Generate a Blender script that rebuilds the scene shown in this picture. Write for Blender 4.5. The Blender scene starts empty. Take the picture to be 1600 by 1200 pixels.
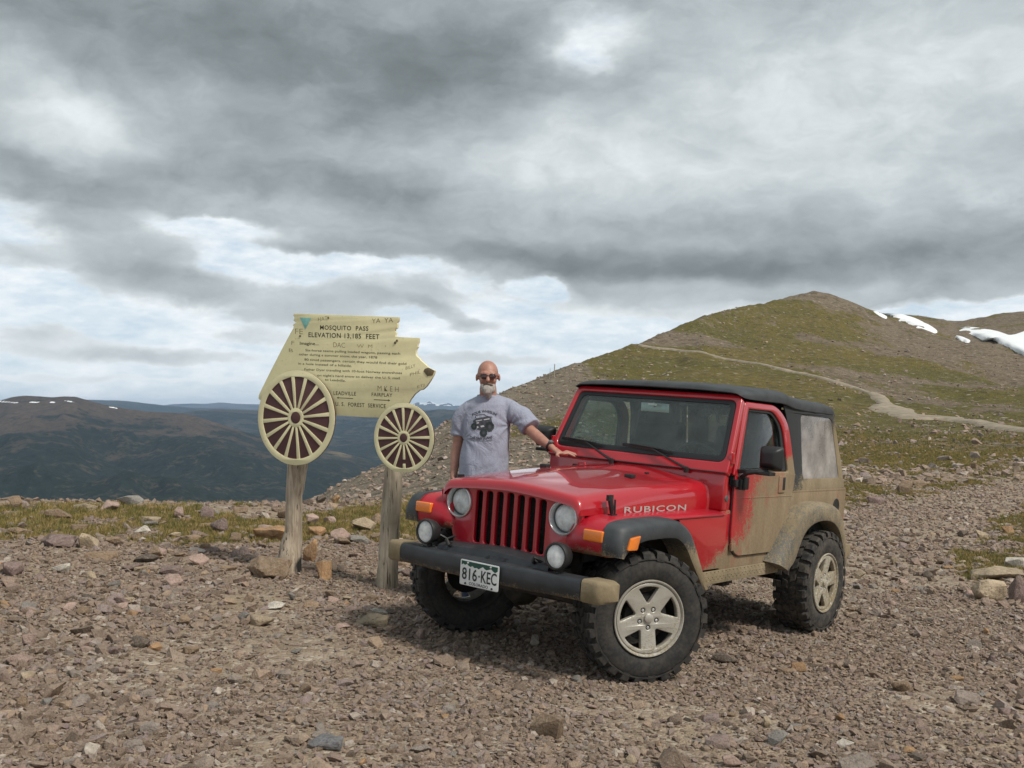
import bpy, bmesh, math, random
import numpy as np
from mathutils import Vector, Matrix, Euler
from mathutils.bvhtree import BVHTree

random.seed(11)
rng = np.random.default_rng(7)
SC = bpy.context.scene
COL = SC.collection
F = 1642.5                      # focal length in photo pixels (1600 wide)
PITCH = math.atan(35 / F)
EYE = Vector((0, 0, 1.6))

# ---------------------------------------------------------------- camera
cd = bpy.data.cameras.new('camera')
cam = bpy.data.objects.new('camera', cd)
COL.objects.link(cam)
cam.location = EYE
cam.rotation_euler = (math.pi / 2 + PITCH, 0, 0)
cd.sensor_width = 36
cd.lens = 36 * F / 1600
cd.clip_start = 0.05
cd.clip_end = 90000
SC.camera = cam

# ---------------------------------------------------------------- view
SC.view_settings.view_transform = 'Standard'
SC.view_settings.look = 'None'
SC.view_settings.exposure = 0.8
SC.view_settings.gamma = 1
SC.view_settings.use_curve_mapping = False
SC.cycles.volume_bounces = 1
SC.cycles.max_bounces = 8
SC.cycles.transparent_max_bounces = 16
SC.cycles.caustics_reflective = False
SC.cycles.caustics_refractive = False

# ---------------------------------------------------------------- sun
SUN_DIR = Vector((0.60, -0.52, 0.92)).normalized()
sl = bpy.data.lights.new('sun', 'SUN')
sl.energy = 1.9
sl.angle = math.radians(12)
sl.color = (1.0, 0.94, 0.84)
sun = bpy.data.objects.new('sun', sl)
COL.objects.link(sun)
sun.location = (20, -10, 40)
sun.rotation_euler = (-SUN_DIR).to_track_quat('-Z', 'Y').to_euler()

# ---------------------------------------------------------------- world: daylight sky under broken cloud
world = bpy.data.worlds.new('World')
SC.world = world
world.use_nodes = True


class NT:
    """tiny node-tree writer"""
    def __init__(s, tree):
        s.t = tree
        s.n = tree.nodes
        s.l = tree.links

    def node(s, typ, **kw):
        n = s.n.new(typ)
        for k, v in kw.items():
            setattr(n, k, v)
        return n

    def put(s, sock, v):
        if hasattr(v, 'is_output'):
            s.l.new(v, sock)
        elif v is not None:
            sock.default_value = v

    def math(s, op, a, b=None, c=None, clamp=False):
        n = s.node('ShaderNodeMath', operation=op, use_clamp=clamp)
        s.put(n.inputs[0], a)
        if b is not None: s.put(n.inputs[1], b)
        if c is not None: s.put(n.inputs[2], c)
        return n.outputs[0]

    def vmath(s, op, a, b=None, c=None):
        n = s.node('ShaderNodeVectorMath', operation=op)
        s.put(n.inputs[0], a)
        if b is not None: s.put(n.inputs[1], b)
        if c is not None: s.put(n.inputs[2], c)
        return n.outputs['Value'] if op in ('LENGTH', 'DOT_PRODUCT', 'DISTANCE') else n.outputs[0]

    def noise(s, vec, scale, detail=4, rough=0.55, dist=0.0, dims='3D', color=False):
        n = s.node('ShaderNodeTexNoise', noise_dimensions=dims)
        s.put(n.inputs['Vector'], vec)
        s.put(n.inputs['Scale'], scale)
        n.inputs['Detail'].default_value = detail
        n.inputs['Roughness'].default_value = rough
        n.inputs['Distortion'].default_value = dist
        return n.outputs['Color'] if color else n.outputs[0]

    def voro(s, vec, scale, feature='F1', out='Distance', rand=1.0):
        n = s.node('ShaderNodeTexVoronoi', feature=feature)
        s.put(n.inputs['Vector'], vec)
        s.put(n.inputs['Scale'], scale)
        n.inputs['Randomness'].default_value = rand
        return n.outputs[out]

    def rng(s, v, a, b, c=0.0, d=1.0, interp='LINEAR'):
        n = s.node('ShaderNodeMapRange', interpolation_type=interp)
        s.put(n.inputs['Value'], v)
        n.inputs[1].default_value = a
        n.inputs[2].default_value = b
        n.inputs[3].default_value = c
        n.inputs[4].default_value = d
        return n.outputs[0]

    def mix(s, fac, a, b, mode='MIX'):
        n = s.node('ShaderNodeMix', data_type='RGBA', blend_type=mode)
        s.put(n.inputs[0], fac)
        s.put(n.inputs[6], tuple(a) + (1,) if isinstance(a, (tuple, list)) and len(a) == 3 else a)
        s.put(n.inputs[7], tuple(b) + (1,) if isinstance(b, (tuple, list)) and len(b) == 3 else b)
        return n.outputs[2]

    def ramp(s, fac, stops, interp='LINEAR'):
        n = s.node('ShaderNodeValToRGB')
        s.put(n.inputs[0], fac)
        cr = n.color_ramp
        cr.interpolation = interp
        while len(cr.elements) < len(stops):
            cr.elements.new(0.5)
        for e, (p, c) in zip(cr.elements, stops):
            e.position = p
            e.color = tuple(c) + (1,) if len(c) == 3 else c
        return n.outputs[0]

    def sep(s, v):
        n = s.node('ShaderNodeSeparateXYZ')
        s.put(n.inputs[0], v)
        return n.outputs[0], n.outputs[1], n.outputs[2]

    def comb(s, x, y, z):
        n = s.node('ShaderNodeCombineXYZ')
        s.put(n.inputs[0], x); s.put(n.inputs[1], y); s.put(n.inputs[2], z)
        return n.outputs[0]

    def bump(s, h, strength=0.4, dist=0.01, normal=None):
        n = s.node('ShaderNodeBump')
        n.inputs['Strength'].default_value = strength
        n.inputs['Distance'].default_value = dist
        s.put(n.inputs['Height'], h)
        if normal is not None: s.put(n.inputs['Normal'], normal)
        return n.outputs[0]


# cloud masses: centre (photo px,row), radii, tilt degrees, amount
COVER = [   # where cloud hides the bright far sky (+) and where it opens (-)
    (1050, 372, 560, 85, 3, 1.0), (1450, 400, 330, 70, 0, .8), (205, 398, 118, 58, 4, 1.0), (470, 500, 150, 14, 0, .45), (300, 328, 330, 20, 3, .55), (120, 345, 90, 18, 0, .45), (505, 386, 120, 21, 2, .75),
    (440, 466, 190, 30, 2, .80), (300, 447, 60, 22, 0, .55), (640, 455, 100, 26, 6, .65), (742, 512, 56, 13, 0, .62), (1010, 462, 190, 36, 4, .8), (1250, 448, 330, 22, 2, .75), (700, 488, 60, 12, 18, .5),
    (860, 446, 52, 20, 10, -1.0), (935, 45, 60, 50, 0, -.60), (922, 96, 54, 30, 0, -.34), (150, 175, 90, 32, 25, -.22), (590, 412, 120, 13, 0, -.5), (330, 356, 150, 14, 6, -.45),
    (120, 545, 190, 24, 2, .62), (280, 556, 170, 13, 0, .52), (60, 515, 100, 15, 0, .45), (400, 525, 90, 14, 0, .5), (760, 560, 140, 12, 0, .45), (20, 402, 60, 26, 0, .5), (80, 590, 180, 9, 0, .45), (350, 592, 140, 8, 0, .42), (700, 560, 120, 12, 0, .28), (760, 600, 160, 8, 0, .28),
    (1400, 470, 150, 12, 0, .3), (1560, 470, 120, 10, 0, -.3), (950, 545, 150, 14, -4, .25),
]
THICK = [   # darker (-) and lighter (+) parts of the deck
    (935, 55, 75, 60, 0, .30), (1250, 290, 330, 45, 0, .14), (700, 170, 120, 60, -20, .06), (930, 250, 160, 70, 0, .12),
    (430, 55, 480, 105, 4, -.34), (740, 105, 230, 90, -8, -.16), (20, 10, 200, 60, 0, -.08), (95, 165, 150, 65, 25, .34), (200, 190, 90, 40, 20, .08), (330, 225, 340, 50, -4, -.10),
    (120, 275, 290, 45, 2, -.20), (530, 285, 280, 36, 4, -.24), (1080, 200, 210, 110, -12, .16), (1370, 180, 310, 110, 5, .30), (1540, 60, 260, 90, 10, .22), (1180, 60, 200, 60, 0, .06),
    (815, 240, 130, 55, -35, .18), (1050, 275, 250, 35, 0, .06), (820, 340, 200, 24, 6, -.04), (900, 404, 320, 30, 4, -.34), (1200, 362, 250, 20, 0, -.08), (1350, 400, 300, 30, -3, -.26), (1090, 432, 280, 14, 2, -.14),
    (1540, 420, 160, 40, 0, -.18), (1570, 285, 150, 50, 0, .12), (205, 425, 90, 22, 0, -.16), (205, 368, 90, 22, 0, .12), (500, 396, 100, 12, 0, -.12), (450, 482, 160, 14, 0, -.08), (1000, 480, 170, 14, 0, .10), (1540, 140, 60, 60, 0, -.06),
]


def build_world():
    g = NT(world.node_tree)
    for n in list(g.n): g.n.remove(n)
    out = g.node('ShaderNodeOutputWorld')
    bg = g.node('ShaderNodeBackground')
    tc = g.node('ShaderNodeTexCoord')
    d = g.vmath('NORMALIZE', tc.outputs['Generated'])
    x, y, z = g.sep(d)
    hyp = g.math('SQRT', g.math('ADD', g.math('MULTIPLY', x, x), g.math('MULTIPLY', y, y)))
    az = g.math('ARCTAN2', x, y)
    el = g.math('ARCTAN2', z, hyp)
    ae = g.comb(az, el, 0.0)

    def nz(sx, sy, scale, det, rough, off=0.0, color=False, src=None, dist=0.0):
        return g.noise(g.vmath('ADD', g.vmath('MULTIPLY', src or ae, (sx, sy, 1)), (off, off * .7, off)), scale, det, rough, dist, color=color)

    def warp(src, n, ax, ay, dmp):
        w = g.vmath('SUBTRACT', n, (.5, .5, .5))
        return g.vmath('ADD', src, g.vmath('MULTIPLY', g.vmath('MULTIPLY', w, (ax, ay, 0)), g.comb(dmp, dmp, 0)))
    damp = g.rng(el, 0.0, 0.22, 0.30, 1.0)
    big = nz(1, 1.5, 5.5, 3, .5, 1.3, True)
    med = nz(1, 1.6, 17, 4, .55, 4.1, True)
    sml = nz(1, 1.7, 55, 4, .6, 7.7, True)
    soft = warp(warp(ae, big, .10, .055, damp), med, .045, .03, damp)
    crisp = warp(warp(warp(ae, big, .05, .03, damp), med, .050, .036, damp), sml, .018, .015, damp)

    def blobs(lst, vec, k=1.25, inner=.2):
        tot = None
        for (px, row, rx, ry, rot, amp) in lst:
            a = math.atan((px - 800) / F)
            e = math.atan((635 - row) / F * math.cos(a)); ca = math.cos(a)
            m = g.node('ShaderNodeMapping', vector_type='TEXTURE')
            g.put(m.inputs['Vector'], vec)
            m.inputs['Location'].default_value = (a, e, 0)
            m.inputs['Rotation'].default_value = (0, 0, -math.radians(rot))
            m.inputs['Scale'].default_value = (rx / F * ca * ca * k, ry / F * ca * k, 1)
            v = g.rng(g.vmath('LENGTH', m.outputs[0]), inner, 1.25, amp, 0.0, 'SMOOTHSTEP')
            tot = v if tot is None else g.math('ADD', tot, v)
        return tot
    # coverage
    cov = g.math('ADD', blobs(COVER, crisp), g.rng(el, .155, .205, 0.02, 1.0, 'SMOOTHSTEP'))
    nf = g.math('SUBTRACT', nz(1, 2.0, 30, 6, .62, 3.3, src=crisp), .5)
    nm = g.math('SUBTRACT', nz(1, 2.4, 11, 5, .6, 9.3, src=crisp), .5)
    cov = g.math('ADD', cov, g.math('ADD', g.math('MULTIPLY', nf, .62), g.math('MULTIPLY', nm, .75)))
    wide = g.rng(el, .10, .22, .0, .22)
    mk = g.node('ShaderNodeMapRange', interpolation_type='SMOOTHSTEP')
    g.put(mk.inputs[0], cov); g.put(mk.inputs[1], g.math('SUBTRACT', .25, wide)); g.put(mk.inputs[2], g.math('ADD', .55, wide))
    mask = mk.outputs[0]
    # how thick and dark the cloud is
    th = g.math('ADD', blobs(THICK, soft, 1.2, .0), .53)
    th = g.math('ADD', th, g.math('MULTIPLY', g.math('SUBTRACT', nz(1, 1.6, 4.5, 5, .5, 2.2), .5), .34))
    th = g.math('ADD', th, g.math('MULTIPLY', g.math('SUBTRACT', nz(1, 1.9, 14, 5, .55, 6.1, src=soft), .5), .46))
    th = g.math('ADD', th, g.math('MULTIPLY', nf, .26))
    # thin rims of cloud let light through; low far cloud is paler
    th = g.math('ADD', th, g.rng(cov, .95, .35, 0.0, .28))
    th = g.math('ADD', th, g.rng(el, 0.02, 0.14, .26, 0.0))
    ccol = g.ramp(th, [(0.0, (.092, .106, .112)), (.22, (.138, .158, .166)), (.45, (.218, .246, .258)), (.7, (.325, .356, .370)), (1.0, (.50, .53, .545))])
    bn = g.math('ADD', nz(1, 2.8, 12, 6, .6, 5.5), g.math('MULTIPLY', g.math('SUBTRACT', nz(1, 3, 40, 4, .6, 1.1), .5), .4))
    bcol = g.ramp(bn, [(0.2, (.285, .355, .410)), (.45, (.42, .47, .505)), (.7, (.56, .585, .60))])
    sky = g.node('ShaderNodeTexSky', sky_type='NISHITA')
    sky.sun_disc = False
    sky.sun_elevation = math.asin(SUN_DIR.z)
    sky.sun_rotation = math.atan2(SUN_DIR.x, SUN_DIR.y)
    sky.altitude = 4000
    blue = g.vmath('MULTIPLY', sky.outputs[0], (.10, .10, .10))
    bcol = g.mix(g.math('MULTIPLY', g.rng(el, .02, .3, .06, .22), g.rng(bn, .60, .30, 0, 1)), bcol, blue)
    col = g.mix(mask, bcol, ccol)
    col = g.mix(g.rng(z, -0.12, -0.005, 1.0, 0.0), col, (.12, .13, .12))
    g.put(bg.inputs['Color'], col)
    bg.inputs['Strength'].default_value = 1.0
    g.l.new(bg.outputs[0], out.inputs[0])
    world.cycles.sampling_method = 'MANUAL'
    world.cycles.sample_map_resolution = 1024


build_world()


# ================================================================ helpers
def tag(o, label=None, cat=None, group=None, kind=None):
    if label: o['label'] = label
    if cat: o['category'] = cat
    if group: o['group'] = group
    if kind: o['kind'] = kind
    return o


def empty(name, loc=(0, 0, 0), rot=(0, 0, 0), parent=None):
    o = bpy.data.objects.new(name, None)
    o.empty_display_size = .1
    COL.objects.link(o)
    o.location = loc
    o.rotation_euler = rot
    if parent: o.parent = parent
    return o


def finish(me, smooth):
    if smooth is True:
        me.polygons.foreach_set('use_smooth', [True] * len(me.polygons))
    elif smooth:
        me.polygons.foreach_set('use_smooth', [True] * len(me.polygons))
        me.set_sharp_from_angle(angle=math.radians(smooth))


def mobj(name, verts, faces, mat, parent=None, smooth=None, fix=True):
    me = bpy.data.meshes.new(name)
    if isinstance(verts, np.ndarray): verts = verts.tolist()
    me.from_pydata([tuple(v) for v in verts], [], [tuple(f) for f in faces])
    if fix:
        bm = bmesh.new(); bm.from_mesh(me)
        bmesh.ops.recalc_face_normals(bm, faces=bm.faces)
        bm.to_mesh(me); bm.free()
    me.update()
    finish(me, smooth)
    if mat: me.materials.append(mat)
    o = bpy.data.objects.new(name, me)
    COL.objects.link(o)
    if parent: o.parent = parent
    return o


class MB:
    """mesh collector"""
    def __init__(s): s.v = []; s.f = []

    def add(s, v, f):
        n = len(s.v)
        s.v += [tuple(p) for p in v]
        s.f += [tuple(i + n for i in q) for q in f]
        return s

    def box(s, c, d, rot=None, taper=1.0):
        c = Vector(c); hx, hy, hz = d[0] / 2, d[1] / 2, d[2] / 2
        vs = []
        for sz in (-1, 1):
            t = taper if sz > 0 else 1
            for sx, sy in ((-1, -1), (1, -1), (1, 1), (-1, 1)):
                p = Vector((sx * hx * t, sy * hy * t, sz * hz))
                if rot: p = rot @ p
                vs.append(c + p)
        return s.add(vs, [(0, 3, 2, 1), (4, 5, 6, 7), (0, 1, 5, 4), (1, 2, 6, 5), (2, 3, 7, 6), (3, 0, 4, 7)])

    def tube(s, pts, r, n=10, cap=True, flat=None):
        pts = [Vector(p) for p in pts]
        rs = r if isinstance(r, (list, tuple)) else [r] * len(pts)
        vs = []; up = Vector((0, 0, 1))
        prev = None
        for i, p in enumerate(pts):
            t = (pts[min(i + 1, len(pts) - 1)] - pts[max(i - 1, 0)]).normalized()
            if prev is None:
                a = t.cross(up)
                if a.length < 1e-3: a = t.cross(Vector((1, 0, 0)))
                a.normalize()
            else:
                a = (prev - t * prev.dot(t)).normalized()
            prev = a
            b = t.cross(a)
            rr = rs[i] if isinstance(rs[i], (list, tuple)) else (rs[i], rs[i])
            for k in range(n):
                th = 2 * math.pi * k / n
                vs.append(p + a * math.cos(th) * rr[0] + b * math.sin(th) * rr[1])
        fs = []
        for i in range(len(pts) - 1):
            for k in range(n):
                k2 = (k + 1) % n
                fs.append((i * n + k, i * n + k2, (i + 1) * n + k2, (i + 1) * n + k))
        if cap:
            fs.append(tuple(range(n))[::-1]); fs.append(tuple((len(pts) - 1) * n + k for k in range(n)))
        return s.add(vs, fs)

    def lathe(s, prof, n=48, axis='y', c=(0, 0, 0), closed=False):
        """prof: (radius, along)"""
        vs = []
        for (r, h) in prof:
            for k in range(n):
                th = 2 * math.pi * k / n
                a, b = r * math.cos(th), r * math.sin(th)
                p = {'y': (a, h, b), 'x': (h, a, b), 'z': (a, b, h)}[axis]
                vs.append((p[0] + c[0], p[1] + c[1], p[2] + c[2]))
        fs = []
        m = len(prof)
        for i in range(m if closed else m - 1):
            j = (i + 1) % m
            for k in range(n):
                k2 = (k + 1) % n
                fs.append((i * n + k, i * n + k2, j * n + k2, j * n + k))
        return s.add(vs, fs)

    def loft(s, secs, close=False, cap=True):
        n = len(secs[0]); vs = [p for q in secs for p in q]; fs = []
        for i in range(len(secs) - 1):
            for k in range(n if close else n - 1):
                k2 = (k + 1) % n
                fs.append((i * n + k, i * n + k2, (i + 1) * n + k2, (i + 1) * n + k))
        if cap and close:
            fs.append(tuple(range(n))[::-1]); fs.append(tuple((len(secs) - 1) * n + k for k in range(n)))
        return s.add(vs, fs)

    def build(s, name, mat, parent=None, smooth=None, bevel=0, seg=2):
        o = mobj(name, s.v, s.f, mat, parent, None if bevel else smooth)
        if bevel:
            bm = bmesh.new(); bm.from_mesh(o.data)
            bmesh.ops.remove_doubles(bm, verts=bm.verts, dist=1e-5)
            es = [e for e in bm.edges if len(e.link_faces) == 2 and e.calc_face_angle(0) > .5]
            bmesh.ops.bevel(bm, geom=es, offset=bevel, segments=seg, affect='EDGES', profile=.6, clamp_overlap=True)
            bm.to_mesh(o.data); bm.free()
            finish(o.data, smooth or 40)
        return o


def rnd(pts, r, n=5):
    """round the corners of a closed polygon; r scalar or list"""
    out = []; m = len(pts)
    for i in range(m):
        p = Vector(pts[i]).to_2d() if len(pts[i]) == 2 else Vector(pts[i][:2])
        a = Vector(pts[i - 1][:2]); b = Vector(pts[(i + 1) % m][:2])
        ri = r[i] if isinstance(r, (list, tuple)) else r
        if ri <= 0: out.append(tuple(p)); continue
        da = (a - p); db = (b - p)
        k = min(ri, da.length * .48, db.length * .48)
        p0 = p + da.normalized() * k; p1 = p + db.normalized() * k
        for j in range(n + 1):
            t = j / n
            q = (1 - t) ** 2 * p0 + 2 * t * (1 - t) * p + t * t * p1
            out.append((q.x, q.y))
    return out


def circ(r, n=40, c=(0, 0), a0=0.0):
    return [(c[0] + r * math.cos(a0 + 2 * math.pi * k / n), c[1] + r * math.sin(a0 + 2 * math.pi * k / n)) for k in range(n)]


def plate(name, loops, depth, bevel, mat, parent, fn, smooth=40, seg=1):
    """flat shape with holes, thickened, bevelled, then mapped to 3-D by fn(u, v, w)"""
    cu = bpy.data.curves.new(name, 'CURVE')
    cu.dimensions = '2D'; cu.fill_mode = 'BOTH'
    cu.extrude = max(depth / 2 - bevel, 0.0); cu.bevel_depth = bevel; cu.bevel_resolution = seg
    cu.offset = -bevel
    for lp in loops:
        s = cu.splines.new('POLY'); s.points.add(len(lp) - 1)
        for q, p in zip(s.points, lp): q.co = (p[0], p[1], 0, 1)
        s.use_cyclic_u = True
    t = bpy.data.objects.new('tmp', cu); COL.objects.link(t)
    dg = bpy.context.evaluated_depsgraph_get()
    me = bpy.data.meshes.new_from_object(t.evaluated_get(dg))
    bpy.data.objects.remove(t); bpy.data.curves.remove(cu)
    bm = bmesh.new(); bm.from_mesh(me)
    bmesh.ops.remove_doubles(bm, verts=bm.verts, dist=2e-5)
    for v in bm.verts: v.co = Vector(fn(v.co.x, v.co.y, v.co.z))
    bmesh.ops.recalc_face_normals(bm, faces=bm.faces)
    bm.to_mesh(me); bm.free()
    me.materials.clear()
    me.materials.append(mat); finish(me, smooth); me.name = name
    o = bpy.data.objects.new(name, me); COL.objects.link(o)
    if parent: o.parent = parent
    return o


def text_mesh(txt, size=1.0, offset=0.0, extrude=0.0, spacing=1.0):
    """returns (verts, faces, width) of a line of lettering, baseline at y 0, starting x 0"""
    cu = bpy.data.curves.new('t', 'FONT'); cu.body = txt; cu.size = size
    cu.offset = offset; cu.extrude = extrude; cu.space_character = spacing; cu.resolution_u = 3
    t = bpy.data.objects.new('tmp', cu); COL.objects.link(t)
    dg = bpy.context.evaluated_depsgraph_get()
    me = bpy.data.meshes.new_from_object(t.evaluated_get(dg))
    v = [tuple(q.co) for q in me.vertices]; f = [tuple(p.vertices) for p in me.polygons]
    bpy.data.objects.remove(t); bpy.data.curves.remove(cu); bpy.data.meshes.remove(me)
    xs = [p[0] for p in v]
    x0, x1 = min(xs), max(xs)
    v = [(p[0] - x0, p[1], p[2]) for p in v]
    return v, f, x1 - x0


def P(px, row, y):
    """the world point at depth y (metres straight ahead) seen at a photo pixel"""
    cp, sp = math.cos(PITCH), math.sin(PITCH)
    a = (px - 800) / F; b = (row - 600) / F
    d = Vector((a, cp + b * sp, sp - b * cp))
    return EYE + d * (y / d.y)


# ================================================================ materials
def new_mat(name):
    m = bpy.data.materials.new(name); m.use_nodes = True
    g = NT(m.node_tree)
    return m, g, g.n['Principled BSDF']


def pmat(name, col, rough=.6, metal=0., var=.0, vscale=8., bump=0., bscale=40., bdist=.004, coat=0., spec=.5, coord='Object', col2=None):
    m, g, p = new_mat(name)
    tc = g.node('ShaderNodeTexCoord').outputs[coord]
    if var or col2:
        n = g.noise(tc, vscale, 6, .6)
        c2 = col2 or tuple(c * (1 - var) for c in col)
        c1 = col if col2 else tuple(min(1, c * (1 + var)) for c in col)
        g.put(p.inputs['Base Color'], g.mix(g.rng(n, .35, .65), c2, c1))
    else:
        p.inputs['Base Color'].default_value = tuple(col) + (1,)
    p.inputs['Roughness'].default_value = rough
    p.inputs['Metallic'].default_value = metal
    p.inputs['Coat Weight'].default_value = coat
    p.inputs['Coat Roughness'].default_value = .05
    p.inputs['Specular IOR Level'].default_value = spec
    if bump:
        g.put(p.inputs['Normal'], g.bump(g.noise(tc, bscale, 5, .6), bump, bdist))
    return m


# ---- car paint and mud, in the car's own coordinates
MUD = (.285, .225, .138)
MUD2 = (.205, .160, .095)


def muddy(name, base, rough=.3, metal=0., coat=0., shift=0., lip=None, grad=None, base2=None, bumpy=0., canvas=False):
    """base colour under splashed dried mud. shift: more mud if positive.
    grad: (axis, clean at, muddy at) overrides the car-side splash pattern."""
    m, g, p = new_mat(name)
    tc = g.node('ShaderNodeTexCoord').outputs['Object']
    x, y, z = g.sep(tc)
    n1 = g.noise(tc, 3.5, 6, .62)
    n2 = g.noise(g.vmath('MULTIPLY', tc, (1.6, 1.6, .7)), 22, 6, .7)
    if canvas:
        s = g.math('ADD', g.math('MULTIPLY', g.math('ADD', g.math('MULTIPLY', x, -1.0), -2.30), 1.7), g.math('MULTIPLY', g.math('SUBTRACT', 1.34, z), 2.4))
    elif grad:
        ax, a, b = grad
        s = g.rng((x, y, z)[ax], a, b, -.5, .5)
    else:
        s = g.math('ADD', g.math('MULTIPLY', g.math('ADD', g.math('MULTIPLY', x, -1.0), -1.25), 2.1),
                   g.math('ADD', g.math('SUBTRACT', .95, z), g.math('MULTIPLY', g.math('MAXIMUM', g.math('SUBTRACT', .82, z), 0), 3.2)))
        s = g.math('ADD', s, .24)
        s = g.math('SUBTRACT', s, g.math('MULTIPLY', g.math('MAXIMUM', g.math('SUBTRACT', z, 1.235), 0), 9.0))
    s = g.math('ADD', s, shift)
    s = g.math('ADD', s, g.math('MULTIPLY', g.math('SUBTRACT', n1, .5), .75))
    s2 = g.math('ADD', s, g.math('MULTIPLY', g.math('SUBTRACT', n2, .5), 1.0))
    s2 = g.math('ADD', s2, g.math('MULTIPLY', g.math('SUBTRACT', g.noise(g.vmath('MULTIPLY', tc, (.8, 1, 1.2)), 85, 4, .7), .5), 1.3))
    mask = g.rng(s2, -.10, .30, 0, .97, 'SMOOTHSTEP')
    mask = g.math('MINIMUM', mask, g.rng(s, -.55, .05, 0, 1))
    thin = g.noise(g.vmath('MULTIPLY', tc, (1.3, 1.3, .6)), 5.5, 6, .7)
    mask = g.math('MULTIPLY', mask, g.rng(thin, .32, .46, .66, 1.0))
    bc = base
    if base2:
        bc = g.mix(g.rng(g.noise(tc, 9, 5, .6), .35, .65), base, base2)
    mc = g.mix(g.rng(g.noise(g.vmath('MULTIPLY', tc, (1, 1, .35)), 7, 6, .65), .35, .7), MUD2, MUD)
    mc = g.mix(g.rng(g.noise(g.vmath('MULTIPLY', tc, (1, 1, .5)), 2.6, 5, .65), .50, .66, 0, .6), mc, (.37, .30, .20))
    mc = g.mix(g.rng(g.noise(tc, 60, 4, .6), .40, .72, 0, .35), mc, (.16, .12, .075))
    g.put(p.inputs['Base Color'], g.mix(mask, bc, mc))
    g.put(p.inputs['Roughness'], g.rng(mask, 0, .6, rough, .92))
    g.put(p.inputs['Metallic'], g.rng(mask, 0, .5, metal, 0.))
    if coat: g.put(p.inputs['Coat Weight'], g.rng(mask, 0, .45, coat, 0))
    p.inputs['Coat Roughness'].default_value = .03
    h = g.math('MULTIPLY', mask, g.noise(tc, 45, 5, .7))
    if bumpy: h = g.math('ADD', h, g.math('MULTIPLY', g.noise(tc, 160, 3, .6), bumpy))
    g.put(p.inputs['Normal'], g.bump(h, .45, .006))
    return m


M = {}
M['paint'] = muddy('red_paint', (.40, .006, .014), .34, 0, 1.0, 0)
M['hoodpaint'] = muddy('red_paint_clean', (.40, .006, .014), .34, 0, 1.0, -2.0)
M['tubpaint'] = muddy('red_paint_muddy', (.40, .006, .014), .4, 0, .6, .55)
M['lowpaint'] = muddy('red_paint_front', (.40, .007, .020), .36, 0, .8, 0, grad=(2, .80, .50))
M['fender'] = muddy('red_paint_fender', (.41, .007, .020), .42, 0, .25, 0, grad=(2, .86, .72))
M['flare'] = muddy('flare_plastic', (.030, .034, .039), .55, 0, 0, 0, grad=(2, .90, .70), base2=(.050, .056, .062), bumpy=.3)
M['rflare'] = muddy('flare_plastic_muddy', (.075, .08, .08), .6, 0, 0, -.02, grad=(0, 5, -5), base2=(.12, .12, .11), bumpy=.3)
M['bumper'] = muddy('bumper_plastic', (.022, .024, .028), .5, 0, 0, -.1, grad=(2, .60, .50), base2=(.036, .040, .045), bumpy=.35)
M['cap'] = muddy('bumper_cap', (.05, .05, .05), .6, 0, 0, .55, grad=(2, .9, .5), bumpy=.35)
M['lampgrey'] = pmat('lamp_bucket', (.20, .21, .22), .5, .3)
M['black'] = pmat('black_plastic', (.016, .017, .018), .5, bump=.12, bscale=300, bdist=.001)
M['blackdull'] = pmat('black_underbody', (.013, .012, .011), .85, var=.5, vscale=6)
M['steel'] = pmat('dusty_steel', (.055, .047, .038), .75, .2, var=.4, vscale=12)
M['seat'] = pmat('seat_cloth', (.030, .031, .034), .9, var=.2, bump=.2, bscale=200)
M['seal'] = pmat('window_seal', (.014, .016, .018), .45)
M['softtop'] = muddy('soft_top_fabric', (.034, .038, .042), .72, 0, 0, -3.6, base2=(.052, .057, .062), bumpy=.6)
M['topside'] = muddy('soft_top_side_fabric', (.030, .033, .036), .8, 0, 0, .05, bumpy=.6, canvas=True)
M['chrome'] = pmat('bezel_metal', (.66, .66, .66), .28, .55)
M['reflector'] = pmat('lamp_reflector', (.80, .81, .82), .28, .55, bump=.25, bscale=30)
M['amber'] = pmat('amber_lens', (.80, .20, .012), .22, 0, coat=.8, bump=.5, bscale=90, bdist=.004)
M['redlens'] = pmat('red_lens', (.25, .008, .008), .25, coat=.8)
M['silver'] = muddy('alloy', (.50, .48, .43), .38, .35, 0, -.1, grad=(2, 1.2, -1.2), base2=(.42, .395, .34))
M['rubmetal'] = pmat('badge_silver', (.62, .60, .58), .35, .5)
M['white'] = pmat('plate_white', (.72, .74, .74), .4, var=.06, vscale=20)
M['green'] = pmat('plate_green', (.012, .075, .055), .4)
M['ink'] = pmat('plate_ink', (.012, .02, .02), .45)


def tyre_mat(name, dust_or_sheen):
    m, g, p = new_mat(name)
    tc = g.node('ShaderNodeTexCoord').outputs['Object']
    n = g.noise(tc, 14, 6, .65); n2 = g.noise(tc, 55, 5, .6)
    d = g.rng(g.math('ADD', g.math('MULTIPLY', n, .6), g.math('MULTIPLY', n2, .4)), .40, .64, 0, dust_or_sheen)
    g.put(p.inputs['Base Color'], g.mix(d, (.018, .018, .019), (.15, .125, .095)))
    p.inputs['Roughness'].default_value = .82
    g.put(p.inputs['Normal'], g.bump(n2, .25, .003))
    return m


M['tyre'] = tyre_mat('tyre_rubber', .26)
M['tyre2'] = tyre_mat('tyre_rubber_dusty', .48)
M['silver2'] = muddy('alloy_muddy', (.46, .43, .36), .45, .2, 0, .12, grad=(2, 1.2, -1.2))
M['barrel'] = pmat('wheel_inside', (.045, .042, .038), .7, .2, var=.4)


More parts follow.
